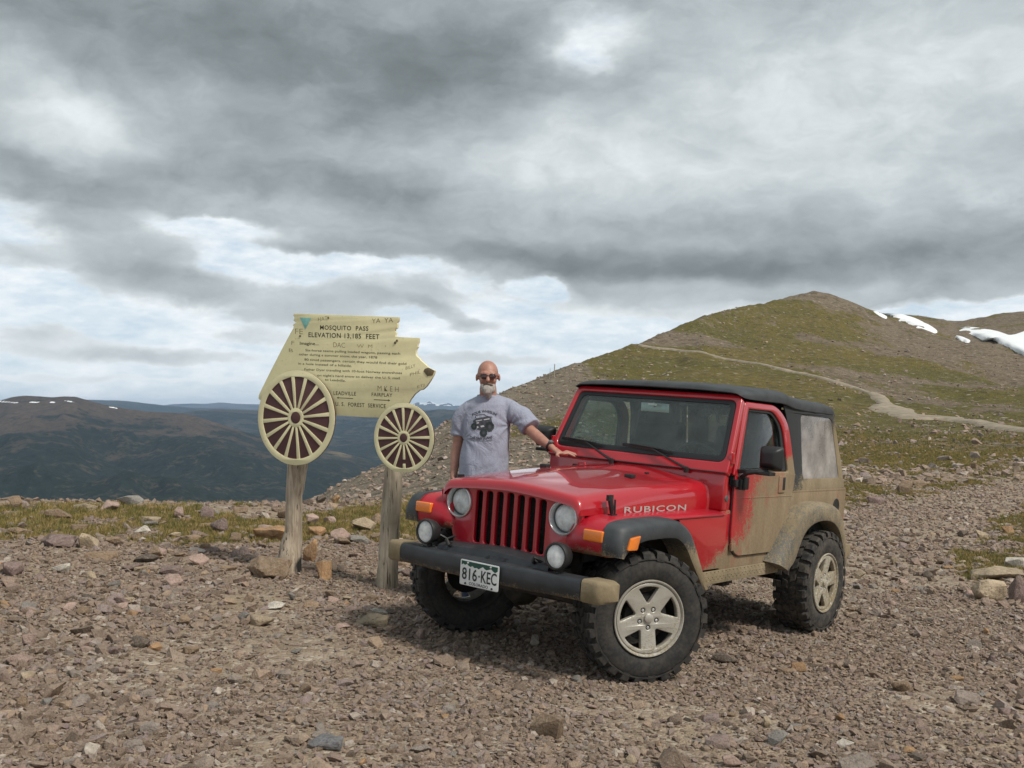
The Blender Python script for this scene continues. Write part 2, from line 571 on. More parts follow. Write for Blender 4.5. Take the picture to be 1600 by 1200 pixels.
def glass_mat(name, tint=(.55, .66, .64), refl=1.0, dust_or_sheen=0.0, dust_or_sheen_col=(.2, .19, .16), rough=.02, grad=False):
    m = bpy.data.materials.new(name); m.use_nodes = True
    g = NT(m.node_tree)
    for n in list(g.n): g.n.remove(n)
    out = g.node('ShaderNodeOutputMaterial')
    tr = g.node('ShaderNodeBsdfTransparent'); tr.inputs[0].default_value = tint + (1,)
    gl = g.node('ShaderNodeBsdfGlossy'); gl.inputs['Roughness'].default_value = rough
    gl.inputs['Color'].default_value = (refl, refl, refl, 1)
    lw = g.node('ShaderNodeLayerWeight'); lw.inputs[0].default_value = .5
    fr = g.math('ADD', .045, g.math('MULTIPLY', .95, g.math('POWER', lw.outputs['Facing'], 5.0)))
    mx = g.node('ShaderNodeMixShader')
    g.l.new(fr, mx.inputs[0]); g.l.new(tr.outputs[0], mx.inputs[1]); g.l.new(gl.outputs[0], mx.inputs[2])
    last = mx.outputs[0]
    if dust_or_sheen:  # diffuse layer: dust on the vinyl, painted sheen on windscreen and lamp lenses
        tc = g.node('ShaderNodeTexCoord').outputs['Object']
        df = g.node('ShaderNodeBsdfDiffuse')
        n = g.noise(tc, 6, 6, .65)
        g.put(df.inputs[0], g.mix(g.rng(n, .35, .7), dust_or_sheen_col, tuple(c * 1.5 for c in dust_or_sheen_col)))
        mx2 = g.node('ShaderNodeMixShader')
        if grad:
            x, y, z = g.sep(tc)
            fac = g.math('ADD', g.rng(z, 1.75, 1.15, dust_or_sheen * .45, dust_or_sheen * 1.15), g.math('MULTIPLY', g.math('SUBTRACT', n, .5), .5))
        else:
            fac = g.rng(n, .3, .7, dust_or_sheen * .5, dust_or_sheen * 1.4)
        g.put(mx2.inputs[0], fac)
        g.l.new(last, mx2.inputs[1]); g.l.new(df.outputs[0], mx2.inputs[2])
        last = mx2.outputs[0]
    g.l.new(last, out.inputs[0])
    return m


M['glass'] = glass_mat('windscreen_glass', (.74, .82, .80), 1.0, .035, (.36, .42, .40))  # faint grey-green layer paints the milky sky reflection into the pane
M['sideglass'] = glass_mat('side_glass', (.68, .76, .76))
M['vinyl'] = glass_mat('dusty_vinyl', (.72, .72, .74), 1.0, .55, (.40, .375, .36), .12, True)
M['lensglass'] = glass_mat('lamp_glass', (.93, .95, .96), 1.0, .55, (.93, .95, .95), .04)  # whitish layer paints bright reflections into the lamp lenses
# ================================================================ terrain
def _hash(ix, iy, seed):
    h = (ix.astype(np.int64) * 374761393 + iy.astype(np.int64) * 668265263 + seed * 974634777) & 0xFFFFFFFF
    h = ((h ^ (h >> 13)) * 1274126177) & 0xFFFFFFFF
    return ((h ^ (h >> 16)) & 0xFFFFFF) / float(0xFFFFFF)


def vnoise(x, y, seed=0):
    ix = np.floor(x); iy = np.floor(y)
    fx = x - ix; fy = y - iy
    ux = fx * fx * fx * (fx * (fx * 6 - 15) + 10); uy = fy * fy * fy * (fy * (fy * 6 - 15) + 10)
    a = _hash(ix, iy, seed); b = _hash(ix + 1, iy, seed); c = _hash(ix, iy + 1, seed); d = _hash(ix + 1, iy + 1, seed)
    return (a + (b - a) * ux) * (1 - uy) + (c + (d - c) * ux) * uy - .5


def fbm(x, y, oct=5, seed=0, gain=.5):
    t = 0; a = 1; s = 0
    for o in range(oct):
        ang = o * .6
        xr = x * math.cos(ang) - y * math.sin(ang); yr = x * math.sin(ang) + y * math.cos(ang)
        t = t + a * vnoise(xr * 2 ** o + 17.3 * o, yr * 2 ** o + 5.1 * o, seed + o); s += a; a *= gain
    return t / s * 2


def ridged(x, y, oct=5, seed=0):
    t = 0; a = 1; s = 0
    for o in range(oct):
        n = 1 - np.abs(vnoise(x * 2 ** o + 9.7 * o, y * 2 ** o + 3.3 * o, seed + o)) * 4
        t = t + a * n; s += a; a *= .5
    return t / s


def sstep(v, a, b):
    t = np.clip((v - a) / (b - a), 0, 1)
    return t * t * (3 - 2 * t)


def g0(x, y):
    return -.0052 - .0745 * x + .0062 * y


# px : lip distance, (r1,row1), ridge (r,row), second ridge row at 700 m
TAB = [
    (-4000, 14, 90, 900, 400, 1000, 1000), (-600, 13, 90, 1250, 400, 1300, 1200), (0, 13.6, 80, 1100, 300, 1050, 1100),
    (300, 13.9, 70, 940, 180, 900, 1000), (420, 14.2, 64, 868, 140, 822, 900), (470, 14.4, 62, 846, 131, 790, 880),
    (520, 14.8, 60, 832, 133, 760, 850), (600, 15.6, 60, 815, 140, 722, 800), (700, 17, 60, 800, 155, 660, 740),
    (760, 19, 60, 790, 168, 627, 710), (790, 20, 60, 784, 175, 612, 700), (850, 23, 60, 775, 190, 590, 690), (900, 25, 58, 766, 200, 570, 670),
    (1000, 29, 54, 754, 240, 535, 640), (1100, 33, 50, 745, 290, 492, 600), (1170, 35, 48, 740, 330, 478, 580),
    (1240, 37, 46, 737, 370, 463, 565), (1275, 38, 46, 736, 380, 459.5, 560), (1310, 38, 46, 735, 385, 466, 540), (1335, 38, 46, 735, 384, 476, 500),
    (1362, 38, 46, 735, 380, 487, 484), (1400, 38, 46, 735, 370, 501, 487.5), (1435, 38, 46, 734, 360, 513, 492),
    (1469, 38, 46, 734, 350, 524, 496), (1495, 38, 46, 734, 345, 531, 499), (1544, 38, 46, 733, 330, 543, 492),
    (1600, 38, 46, 732, 320, 557, 486), (1800, 38, 46, 728, 300, 592, 470), (2400, 38, 46, 715, 280, 600, 470), (6000, 38, 60, 650, 280, 600, 560)]
TABT = np.array([[math.atan((r[0] - 800) / F)] + list(r[1:]) for r in TAB])


def surf(x, y, bumps=True):
    """ground height anywhere on our own mountain, from world x, y"""
    x = np.asarray(x, float); y = np.asarray(y, float)
    r = np.hypot(x, y) + 1e-6
    th = np.arctan2(x, y)
    th = np.where(np.abs(th) > 1.25, np.sign(th) * 1.25, th)
    c = [np.interp(th, TABT[:, 0], TABT[:, k]) for k in range(1, 7)]
    rl, r1, row1, rd, rowd, row2 = c
    ct = np.maximum(np.cos(th), .3)

    def zof(rr, row): return 1.6 - rr * (row - 635) / F * ct
    zn = np.clip(g0(x, y), -6, 1.2)
    # near end point (lip)
    k = rl / r
    zl = g0(x * k, y * k)
    zl = np.clip(zl, -3, 1.2)
    z1 = zof(r1, row1)
    t = np.clip((r - rl) / (r1 - rl), 0, 1)
    zmid = zl + (z1 - zl) * t
    s = np.clip((r - r1) / (rd - r1), 0, 1)
    zh = zof(r, row1 + (rowd - row1) * s ** .78)
    rdip = rd + 90
    zd = zof(rd, rowd); zdip = zof(rdip, rowd + 26)
    u = np.clip((r - rd) / 90, 0, 1)
    zb = zd + (zdip - zd) * (u * u * (3 - 2 * u) * .5 + u * .5)
    r2 = 700.
    z2 = zof(r2, row2)
    v = np.clip((r - rdip) / (r2 - rdip), 0, 1)
    zs = zdip + (z2 - zdip) * v
    w = np.clip((r - r2) / 900, 0, 1)
    ze = z2 + (-330 - z2) * w
    z = np.where(r < rl, zn, np.where(r < r1, zmid, np.where(r < rd, zh, np.where(r < rdip, zb, np.where(r < r2, zs, ze)))))
    if bumps:
        f = sstep(r, 12, 40)
        far = sstep(r, 30, 120)
        z = z + (1 - f) * (.030 * fbm(x * .9, y * .9, 4, 3) + .010 * fbm(x * 4, y * 4, 3, 9)) * sstep(np.hypot(x - 1.1, y - 7.9), .3, 3.5)
        z = z + (f - far) * .20 * fbm(x * .25, y * .25, 5, 21)
        amp = far * np.clip(r, 0, 700)
        z = z + amp * (.0042 * fbm(x / 38, y / 38, 5, 31) + .0016 * fbm(x / 7, y / 7, 4, 37))
        z = z - amp * .011 * np.maximum(ridged(x / 42, y / 110, 4, 51) - .30, 0) * np.clip((rd - r) / 60, 0, 1)
        # rocky knob on the summit
        kx, ky = 380 * math.sin(math.atan(475 / F)), 380 * math.cos(math.atan(475 / F))
        z = z + .35 * np.exp(-((x - kx) ** 2 + (y - ky) ** 2) / 18 ** 2) * (fbm(x / 3, y / 3, 3, 44) + .3)
    return z


def H(x, y):
    return float(surf(np.array([x]), np.array([y]))[0])


def hit(px, row, rmin=2.5, rmax=1400, smooth=False):
    """first point of our terrain met by the ray through a photo pixel"""
    a = math.atan((px - 800) / F)
    r = np.exp(np.linspace(math.log(rmin), math.log(rmax), 2600))
    x = r * math.sin(a); y = r * math.cos(a)
    zr = 1.6 - y * (row - 635) / F
    d = surf(x, y, not smooth) - zr
    i = np.argmax(d > 0)
    if d[i] <= 0: return None
    return Vector((x[i], y[i], float(surf(x[i:i + 1], y[i:i + 1], not smooth)[0])))


def pxrow(x, y, z):
    yy = np.maximum(y, .5)
    return 800 + F * x / yy, 635 - (z - 1.6) / yy * F


def zones(x, y, z):
    """(grass, scree, gravel road) cover of the ground, from where it lies"""
    px, row = pxrow(x, y, z)
    r = np.hypot(x, y)
    n = fbm(x * .7, y * .45, 5, 71); n2 = fbm(x * 3, y * 2, 4, 75)
    near = 1 - sstep(r, 33, 60)
    left = (1 - sstep(px, 640, 760)) * sstep(row, 780, 798) * (1 - sstep(row + n * 30, 838, 858))
    gl = left * sstep(n * .9 + n2 * .6, -.38, .0)
    behind = sstep(r, 11.0, 13.0) * sstep(px, 600, 700) * (1 - sstep(px, 1250, 1330)) * sstep(n + n2 * .5, -.2, .1)
    # right of the track
    e1 = px - np.interp(row, [700, 745, 785, 830, 870, 905, 930], [1900, 1680, 1600, 1525, 1478, 1500, 1700])
    gr = sstep(e1 + n * 40, -8, 25) * sstep(row, 740, 770) * (1 - sstep(row, 895, 915)) * sstep(n2 + n * .5, -.35, .05)
    # meadow left of the track
    e2 = row - np.interp(px, [1300, 1450, 1600, 1900], [800, 775, 745, 700])
    gm = (1 - sstep(e2 + n * 18, -10, 6)) * sstep(px, 1150, 1290) * sstep(n * .8 + n2 * .8, -.12, .15)
    grass = np.clip(gl + behind + gr * near + gm, 0, 1) * near
    hn = fbm(x / 22, y / 30, 6, 81, .6)
    ridgey = np.interp(px, TAB_PX, TAB_RR)
    top = 1 - sstep(row - ridgey, 6, 60)
    leftf = 1 - sstep(px, 760, 1040)
    rightt = sstep(px, 1300, 1420) * (1 - sstep(row, 540, 590))
    hill = .60 + hn * 1.15 + n2 * .25 - .24 * top - .75 * leftf - .18 * rightt
    hill = hill + .32 * sstep(px, 1180, 1300) * (1 - sstep(r, 110, 190)) + .10
    hg = np.clip(sstep(hill, .15, .75), 0, 1)
    grass = grass + (1 - near) * hg
    scree = (1 - near) * np.clip(leftf * 1.0 + top * .2, 0, 1)
    return grass, scree, near


TAB_PX = np.array([r[0] for r in TAB], float)
TAB_RR = np.array([r[5] for r in TAB], float)


def ground_mat():
    m, g, p = new_mat('mountain_ground')
    tc = g.node('ShaderNodeTexCoord').outputs['Object']
    at = g.node('ShaderNodeAttribute'); at.attribute_name = 'zone'
    grass, scree, near = g.sep(at.outputs['Vector'])
    # gravel
    v1 = g.voro(tc, 38, out='Color'); v2 = g.voro(tc, 15, out='Color')
    d1 = g.voro(tc, 38, 'DISTANCE_TO_EDGE'); d2 = g.voro(tc, 15, 'DISTANCE_TO_EDGE')
    a1, a2, a3 = g.sep(v1); b1, b2, b3 = g.sep(v2)
    stops = [(0, (0.174, 0.133, 0.098)), (.3, (0.278, 0.216, 0.160)), (.55, (0.369, 0.288, 0.217)), (.8, (0.325, 0.277, 0.230)), (1, (0.544, 0.471, 0.384))]
    fine = g.ramp(a1, stops); coarse = g.ramp(b1, stops)
    gcol = g.mix(g.rng(b2, .45, .6), fine, coarse)
    dirt = g.mix(g.rng(g.noise(tc, 1.2, 5, .6), .4, .6), (0.309, 0.240, 0.164), (0.248, 0.193, 0.138))
    dn = g.noise(tc, 1.7, 5, .65)
    gcol = g.mix(g.rng(dn, .42, .66, .15, .8), gcol, dirt)
    # hill: tundra with rock
    n1 = g.noise(tc, .035, 8, .62); n2 = g.noise(tc, .35, 7, .65); n3 = g.noise(tc, 2.2, 5, .65)
    green = g.mix(g.rng(n2, .38, .62), (0.085, 0.073, 0.017), (0.134, 0.107, 0.025))
    green = g.mix(g.rng(n3, .35, .7), green, (0.165, 0.124, 0.036))
    green = g.mix(g.rng(n1, .42, .58), green, (0.104, 0.092, 0.022))
    rockc = g.mix(g.rng(n2, .35, .65), (0.179, 0.133, 0.090), (0.244, 0.192, 0.136))
    rockc = g.mix(g.rng(n3, .40, .68), rockc, (0.113, 0.086, 0.062))
    screec = g.mix(g.rng(n3, .35, .65), (0.231, 0.195, 0.149), (0.152, 0.126, 0.090))
    hcol = g.mix(scree, rockc, screec)
    gfac = g.rng(g.math('ADD', grass, g.math('MULTIPLY', g.math('SUBTRACT', n2, .5), 1.5)), .28, .72)
    hcol = g.mix(gfac, hcol, green)
    # loose rocks on the hill
    for sc, th, c in ((.55, .70, (0.450, 0.405, 0.330)), (1.3, .74, (0.495, 0.450, 0.375)), (3.2, .78, (0.540, 0.495, 0.420))):
        vc = g.voro(tc, sc, out='Color'); vd = g.voro(tc, sc)
        q1, q2, q3 = g.sep(vc)
        k = g.math('MULTIPLY', g.math('GREATER_THAN', q1, th), g.rng(vd, .30, .18, 0, 1))
        k = g.math('MULTIPLY', k, g.rng(n2, .35, .6, .35, 1))
        hcol = g.mix(k, hcol, g.mix(q2, c, (0.255, 0.210, 0.165)))
    dk = g.voro(tc, .9, out='Color'); e1, e2, e3 = g.sep(dk)
    hcol = g.mix(g.math('MULTIPLY', g.math('GREATER_THAN', e1, .82), .55), hcol, (.055, .045, .03))
    ngr = g.mix(g.rng(g.noise(tc, 9, 5, .6), .35, .65), (0.087, 0.090, 0.029), (0.174, 0.152, 0.058))
    ncol = g.mix(g.rng(grass, .35, .75), gcol, ngr)
    mot = g.noise(g.vmath('MULTIPLY', tc, (1, 1, 1)), .9, 6, .75)
    hcol = g.mix(g.rng(mot, .46, .32, 0, .75), hcol, (.062, .052, .032))
    hcol = g.mix(g.rng(mot, .56, .70, 0, .7), hcol, (.27, .225, .155))
    g.put(p.inputs['Base Color'], g.mix(near, hcol, ncol))
    p.inputs['Roughness'].default_value = .95
    p.inputs['Specular IOR Level'].default_value = .2
    h = g.math('ADD', g.math('MULTIPLY', g.rng(d1, 0, .25), .4), g.math('MULTIPLY', g.rng(d2, 0, .22), .6))
    h = g.math('ADD', h, g.math('MULTIPLY', g.noise(tc, 90, 4, .7), .5))
    bn = g.bump(h, .9, .014)
    hb = g.math('ADD', g.math('MULTIPLY', n3, 1.0), g.math('MULTIPLY', n2, 1.4))
    bn2 = g.bump(hb, .9, .45)
    mx = g.node('ShaderNodeMix', data_type='VECTOR')
    g.put(mx.inputs[0], near); g.put(mx.inputs[4], bn2); g.put(mx.inputs[5], bn)
    g.put(p.inputs['Normal'], mx.outputs[1])
    return m


def grid_obj(name, X, Y, Z, mat, attrs=None, kind='structure'):
    nr, nc = X.shape
    me = bpy.data.meshes.new(name)
    nv = nr * nc
    co = np.stack([X, Y, Z], -1).reshape(-1, 3).astype(np.float32)
    i, j = np.meshgrid(np.arange(nr - 1), np.arange(nc - 1), indexing='ij')
    a = (i * nc + j).ravel()
    q = np.stack([a, a + 1, a + nc + 1, a + nc], -1).astype(np.int32)
    me.vertices.add(nv); me.vertices.foreach_set('co', co.ravel())
    me.loops.add(q.size); me.loops.foreach_set('vertex_index', q.ravel())
    me.polygons.add(len(q)); me.polygons.foreach_set('loop_start', np.arange(0, q.size, 4, dtype=np.int32))
    me.polygons.foreach_set('use_smooth', np.ones(len(q), bool))
    me.update(calc_edges=True); me.validate()
    if attrs is not None:
        at = me.attributes.new('zone', 'FLOAT_VECTOR', 'POINT')
        at.data.foreach_set('vector', attrs.reshape(-1).astype(np.float32))
    me.materials.append(mat)
    o = bpy.data.objects.new(name, me); COL.objects.link(o)
    o['kind'] = kind
    return o


def build_ground():
    th = np.concatenate([np.radians(np.linspace(-180, -34, 50))[:-1], np.radians(np.linspace(-34, 34, 520)), np.radians(np.linspace(34, 180, 50))[1:]])
    r = np.exp(np.concatenate([np.linspace(math.log(.4), math.log(3), 20)[:-1], np.linspace(math.log(3), math.log(700), 400), np.linspace(math.log(700), math.log(1700), 24)[1:]]))
    R, T = np.meshgrid(r, th, indexing='ij')
    X = R * np.sin(T); Y = R * np.cos(T)
    Z = surf(X, Y)
    a, b, c = zones(X, Y, Z)
    return grid_obj('mountain_ground', X[:, ::-1], Y[:, ::-1], Z[:, ::-1], ground_mat(), np.stack([a, b, c], -1)[:, ::-1])


build_ground()


# ---- track climbing the hill
def build_track():
    cps = [(1000, 540), (1060, 549), (1120, 558), (1180, 569), (1240, 583), (1300, 596), (1345, 610), (1378, 627), (1392, 641), (1425, 652), (1480, 656), (1540, 664), (1620, 676), (1700, 690)]
    pts = [hit(*q) for q in cps]
    pts = [p for p in pts if p]
    # resample
    out = []
    for i in range(len(pts) - 1):
        a, b = pts[i], pts[i + 1]
        p0 = pts[max(i - 1, 0)]; p3 = pts[min(i + 2, len(pts) - 1)]
        n = max(4, int((b - a).length / 2.0))
        for k in range(n):
            t = k / n
            out.append(.5 * ((2 * a) + (b - p0) * t + (2 * p0 - 5 * a + 4 * b - p3) * t * t + (3 * a - p0 - 3 * b + p3) * t ** 3))
    w = 2.3; nc = 7
    X = []; Y = []
    for i, p in enumerate(out):
        t = (out[min(i + 1, len(out) - 1)] - out[max(i - 1, 0)]); t.z = 0; t.normalize()
        s = Vector((t.y, -t.x, 0))
        ww = w * float(np.interp(i / len(out), [0, .45, .6, 1], [.36, .5, .95, .8])) * (1 + .22 * math.sin(i * .7) + .12 * math.sin(i * 2.3)) * (1.45 if 0.55 < i / len(out) < .72 else 1)
        X.append([p.x + s.x * ww * (k / (nc - 1) * 2 - 1) for k in range(nc)])
        Y.append([p.y + s.y * ww * (k / (nc - 1) * 2 - 1) for k in range(nc)])
    X = np.array(X); Y = np.array(Y)
    Z = surf(X, Y) + np.array([-.5, .18, .30, .34, .30, .18, -.5])[None, :]
    m = pmat('track_dirt', (.27, .225, .165), .95, var=.25, vscale=.8, bump=.6, bscale=2.5, bdist=.2)
    grid_obj('dirt_track', X, Y, Z, m)


build_track()


# ---- snow patches lying on the slopes
def snow(poly, label, lift=.5):
    xs = [p[0] for p in poly]; ys = [p[1] for p in poly]
    cx = sum(xs) / len(xs); cy = sum(ys) / len(ys)
    rim = rnd(poly, 6, 3)
    fine = []
    for i in range(len(rim)):
        a, b = rim[i], rim[(i + 1) % len(rim)]
        n = max(1, int(math.hypot(b[0] - a[0], b[1] - a[1]) / 2.5))
        for k in range(n):
            t = k / n; q = (a[0] + (b[0] - a[0]) * t, a[1] + (b[1] - a[1]) * t)
            fine.append((q, (random.uniform(-1.3, 1.3), random.uniform(-.45, .45))))
    rim = fine
    rows = []
    for k, s in enumerate((1.0, .90, .62, .32, .0)):
        rows.append([hit(cx + (x - cx) * s + (jx if k == 0 else 0), cy + (y - cy) * s + (jy if k == 0 else 0), 60, 695, k > 0) for (x, y), (jx, jy) in rim])
    good = [i for i in range(len(rim)) if all(r[i] is not None for r in rows)]
    if len(good) < 4: return
    lifts = (-.5, lift * 1.1, lift * 1.7, lift * 1.8, lift * 1.8)
    mb = MB()
    secs = [[rows[k][i] + Vector((0, 0, lifts[k])) for i in good] for k in range(5)]
    mb.loft(secs, close=True, cap=False)
    o = mb.build('snow_patch', M['snow'], smooth=True)
    tag(o, label, 'snow patch', 'old snow patches on the right hand slopes')


M['snow'] = pmat('old_snow', (.80, .82, .84), .7, var=.05, vscale=.2)


# ---- distant ranges
def range_mat(name, hi, lo, mixn, detail, forest=(.010, .015, .012), sn=False):
    m, g, p = new_mat(name)
    tc = g.node('ShaderNodeTexCoord').outputs['Object']
    at = g.node('ShaderNodeAttribute'); at.attribute_name = 'zone'
    alt, snw, oth = g.sep(at.outputs['Vector'])
    n = g.noise(tc, 1 / mixn, 9, .66); n2 = g.noise(tc, 1 / detail, 8, .7); n3 = g.noise(tc, 4.5 / detail, 6, .7)
    up = g.mix(g.rng(n2, .35, .65), hi, lo)
    up = g.mix(g.rng(n3, .46, .62, 0, .85), up, (.040, .036, .026))
    fr = g.mix(g.rng(n3, .35, .7), forest, tuple(c * 2.2 for c in forest))
    fr = g.mix(g.rng(g.math('ADD', g.math('MULTIPLY', n2, .6), g.math('MULTIPLY', n3, .4)), .53, .60, 0, .75), fr, (.085, .068, .048))
    f = g.math('ADD', alt, g.math('ADD', g.math('MULTIPLY', g.math('SUBTRACT', n, .5), 2.6), g.math('MULTIPLY', g.math('SUBTRACT', n2, .5), 2.4)))
    c = g.mix(g.rng(g.math('ADD', f, g.math('MULTIPLY', g.math('SUBTRACT', n3, .5), 1.6)), .36, .60), fr, up)
    c = g.mix(g.math('MULTIPLY', oth, g.rng(n2, .40, .5)), c, (.17, .135, .085))
    c = g.mix(g.rng(g.math('ADD', snw, g.math('MULTIPLY', g.math('SUBTRACT', n3, .5), 1.2)), .5, .6), c, (.85, .87, .9))
    g.put(p.inputs['Base Color'], c)
    p.inputs['Roughness'].default_value = 1
    p.inputs['Specular IOR Level'].default_value = .1
    g.put(p.inputs['Normal'], g.bump(g.math('ADD', n2, g.math('MULTIPLY', n3, .5)), .8, detail * .12))
    return m


def build_range(name, sky, d0, d1, base, relief, lam, mat, seed, altf, pxr=(-1400, 3000), nc=900, nr=110, jag=.0, snowf=None, othf=None, shape=.8, wobble=0.0, skew=0.):
    px = np.linspace(pxr[0], pxr[1], nc)
    t = np.concatenate([np.linspace(0, 1, nr), [1.03, 1.08, 1.2]])
    PX, T = np.meshgrid(px, t)
    th = np.arctan((PX - 800) / F)
    sp, sr = zip(*sky)
    rs = np.interp(PX, sp, sr)
    y = d0 + (d1 - d0) * T
    X = (PX - 800) / F * y
    tt = np.clip(T, 0, 1)
    row = base + (rs - base) * tt ** shape
    Z = 1.6 - y * (row - 635) / F
    env = np.sin(np.pi * np.clip(tt, 0, 1)) ** .8 * sstep(tt, 0, .35)
    xx = X + wobble * fbm(X / lam * .5, y / lam * .5, 3, seed + 50)
    rd = ridged((xx + skew * y) / lam, y / lam * .45, 6, seed)
    rd = .55 * rd + .75 * fbm((xx + skew * y) / lam * 1.3, y / lam * .6, 5, seed + 3) + .1
    Z = Z + env * relief * (rd - .25) + (d1 / F) * jag * fbm(X / lam * 3, y * 0 + 3.3, 5, seed + 9, .6)
    Z = np.where(T > 1, Z - (T - 1) * (d1 - d0) * .6, Z)
    rowa = 635 - (Z - 1.6) / y * F
    alt = altf(PX, rowa, tt)
    sn = snowf(PX, rowa) if snowf else alt * 0
    ot = othf(PX, rowa) if othf else alt * 0
    return grid_obj(name, X, y, Z, mat, np.stack([alt, sn, ot], -1))


def build_mountains():
    # dark near range on the left
    skyA = [(-2000, 560), (-1000, 600), (-400, 640), (-100, 632), (0, 626), (20, 620), (37, 618), (60, 619), (83, 620.5), (100, 619), (118, 619.5), (129, 623), (150, 629), (172, 634), (200, 639), (230, 643), (260, 644.5), (287, 646),
            (310, 651), (330, 658), (352, 665), (374, 672), (402, 681), (450, 692), (490, 700), (530, 706), (570, 716), (620, 735), (700, 760), (900, 780), (3200, 800)]

    def altA(px, row, t):
        lim = np.interp(px, [-500, 0, 200, 400, 520, 600], [672, 668, 672, 686, 690, 690])
        return .5 + (lim - row) / 85.

    def snowA(px, row):
        s = np.zeros_like(px)
        for (a, b, r0, r1, w) in ((-40, 30, 625.5, 629.3, 1.1), (44, 64, 628.6, 628.4, 1.0), (77, 88, 628.2, 629, 1.5), (100, 116, 625.5, 628.5, 1.1), (170, 188, 635.5, 638, 1.2)):
            mid = r0 + (r1 - r0) * (px - a) / (b - a)
            s = np.maximum(s, np.clip(1.3 - np.abs(row - mid) / w - np.clip(np.maximum(a - px, px - b) / 6 + .6, 0, 2), 0, 1))
        return s

    def othA(px, row):
        return np.exp(-((row - 708) / 7) ** 2) * sstep(px, 490, 540) * .8
    mA = range_mat('near_range', (.118, .086, .064), (.066, .050, .038), 520, 120)
    build_range('mountain_range', skyA, 1500, 5200, 905, 150, 560, mA, 5, altA, jag=.9, snowf=snowA, othf=othA, nc=1000, nr=170, wobble=260, skew=.35)
    # middle range behind the sign
    skyB = [(-2000, 640), (200, 660), (260, 650), (300, 642), (350, 639.5), (402, 642), (470, 645), (550, 652), (620, 650), (640, 647), (665, 643), (684, 639.5), (697, 640), (716, 643), (760, 646), (900, 650), (1600, 640), (3200, 620)]
    mB = range_mat('middle_range', (.075, .070, .058), (.050, .052, .040), 1500, 420)
    build_range('far_mountain_range', skyB, 5600, 9500, 735, 180, 1300, mB, 12, lambda px, row, t: .30 + (668 - row) / 90., jag=.8, nc=700, nr=90, wobble=500)
    skyC = [(-2000, 640), (0, 630), (100, 629), (135, 624.5), (155, 625), (180, 625.5), (201, 626.7), (230, 630.4), (267, 634), (300, 637), (400, 640), (640, 640), (800, 640), (3200, 640)]
    mC = range_mat('blue_range', (.06, .06, .055), (.045, .05, .045), 3000, 900)
    build_range('blue_mountain_range', skyC, 11000, 15500, 665, 200, 2500, mC, 22, lambda px, row, t: .4 + t * .2, jag=.6, nc=500, nr=40)
    skyD = [(-2000, 636), (240, 636), (267, 632), (302, 630.3), (320, 631), (345, 628.4), (365, 630.5), (400, 631.5), (500, 633), (600, 634), (636, 636), (648, 630), (653, 628), (661, 630.5), (670, 626), (676, 628.5), (684, 631.5), (692, 630), (701, 629.5), (708, 633), (716, 634), (760, 635), (3200, 636)]
    mD = range_mat('farthest_range', (.10, .10, .10), (.06, .065, .065), 5000, 1500)
    build_range('farthest_mountain_range', skyD, 22000, 27000, 652, 200, 4500, mD, 33, lambda px, row, t: .6 + t * .2, jag=.9, nc=700, nr=30,
                snowf=lambda px, row: ((px > 640) & (px < 720) & (row < 634) & (fbm(px / 3, row / 2, 3, 3) > .02)) * 1.0)
    # valley floor sheet out to the horizon
    s = 40000
    mobj('valley_floor', [(-s, 1000, -480), (s, 1000, -480), (s, s, -480), (-s, s, -480)], [(0, 1, 2, 3)], pmat('valley_forest', (.03, .04, .025), 1.0, var=.4, vscale=.001))['kind'] = 'structure'


build_mountains()
snow([(1358, 487), (1372, 489), (1390, 498), (1386, 501), (1370, 495)], 'short thin snow strip just right of the rocky summit', .5)
snow([(1374, 487), (1400, 489), (1430, 498), (1455, 510), (1471, 521), (1458, 521), (1430, 510), (1402, 498)], 'long narrow curving snow strip below the right hand ridge', .8)
snow([(1491, 524), (1504, 527), (1519, 534), (1516, 538), (1502, 534)], 'small lens shaped snow patch between the two larger ones', .5)
snow([(1492, 512), (1512, 511), (1545, 516), (1575, 527), (1592, 524), (1625, 512), (1700, 505), (1700, 570), (1640, 565), (1600, 556), (1575, 543), (1552, 531), (1538, 532), (1515, 522)], 'largest white snowfield running out of the picture on the right', .8)

# ---- haze: the air between here and the far ranges
hz = MB().box((0, 13500, -190), (64000, 30400, 760)).build('haze', None)
hm = bpy.data.materials.new('haze_air'); hm.use_nodes = True
_g = NT(hm.node_tree)
for _n in list(_g.n): _g.n.remove(_n)
_o = _g.node('ShaderNodeOutputMaterial'); _v = _g.node('ShaderNodeVolumePrincipled')
_v.inputs['Color'].default_value = (.50, .69, .97, 1)
_v.inputs['Density'].default_value = 3.1e-5
_g.l.new(_v.outputs[0], _o.inputs['Volume'])
hz.data.materials.append(hm)
hz['kind'] = 'stuff'
hz['label'] = 'thin bluish haze filling the air out to the far ranges'


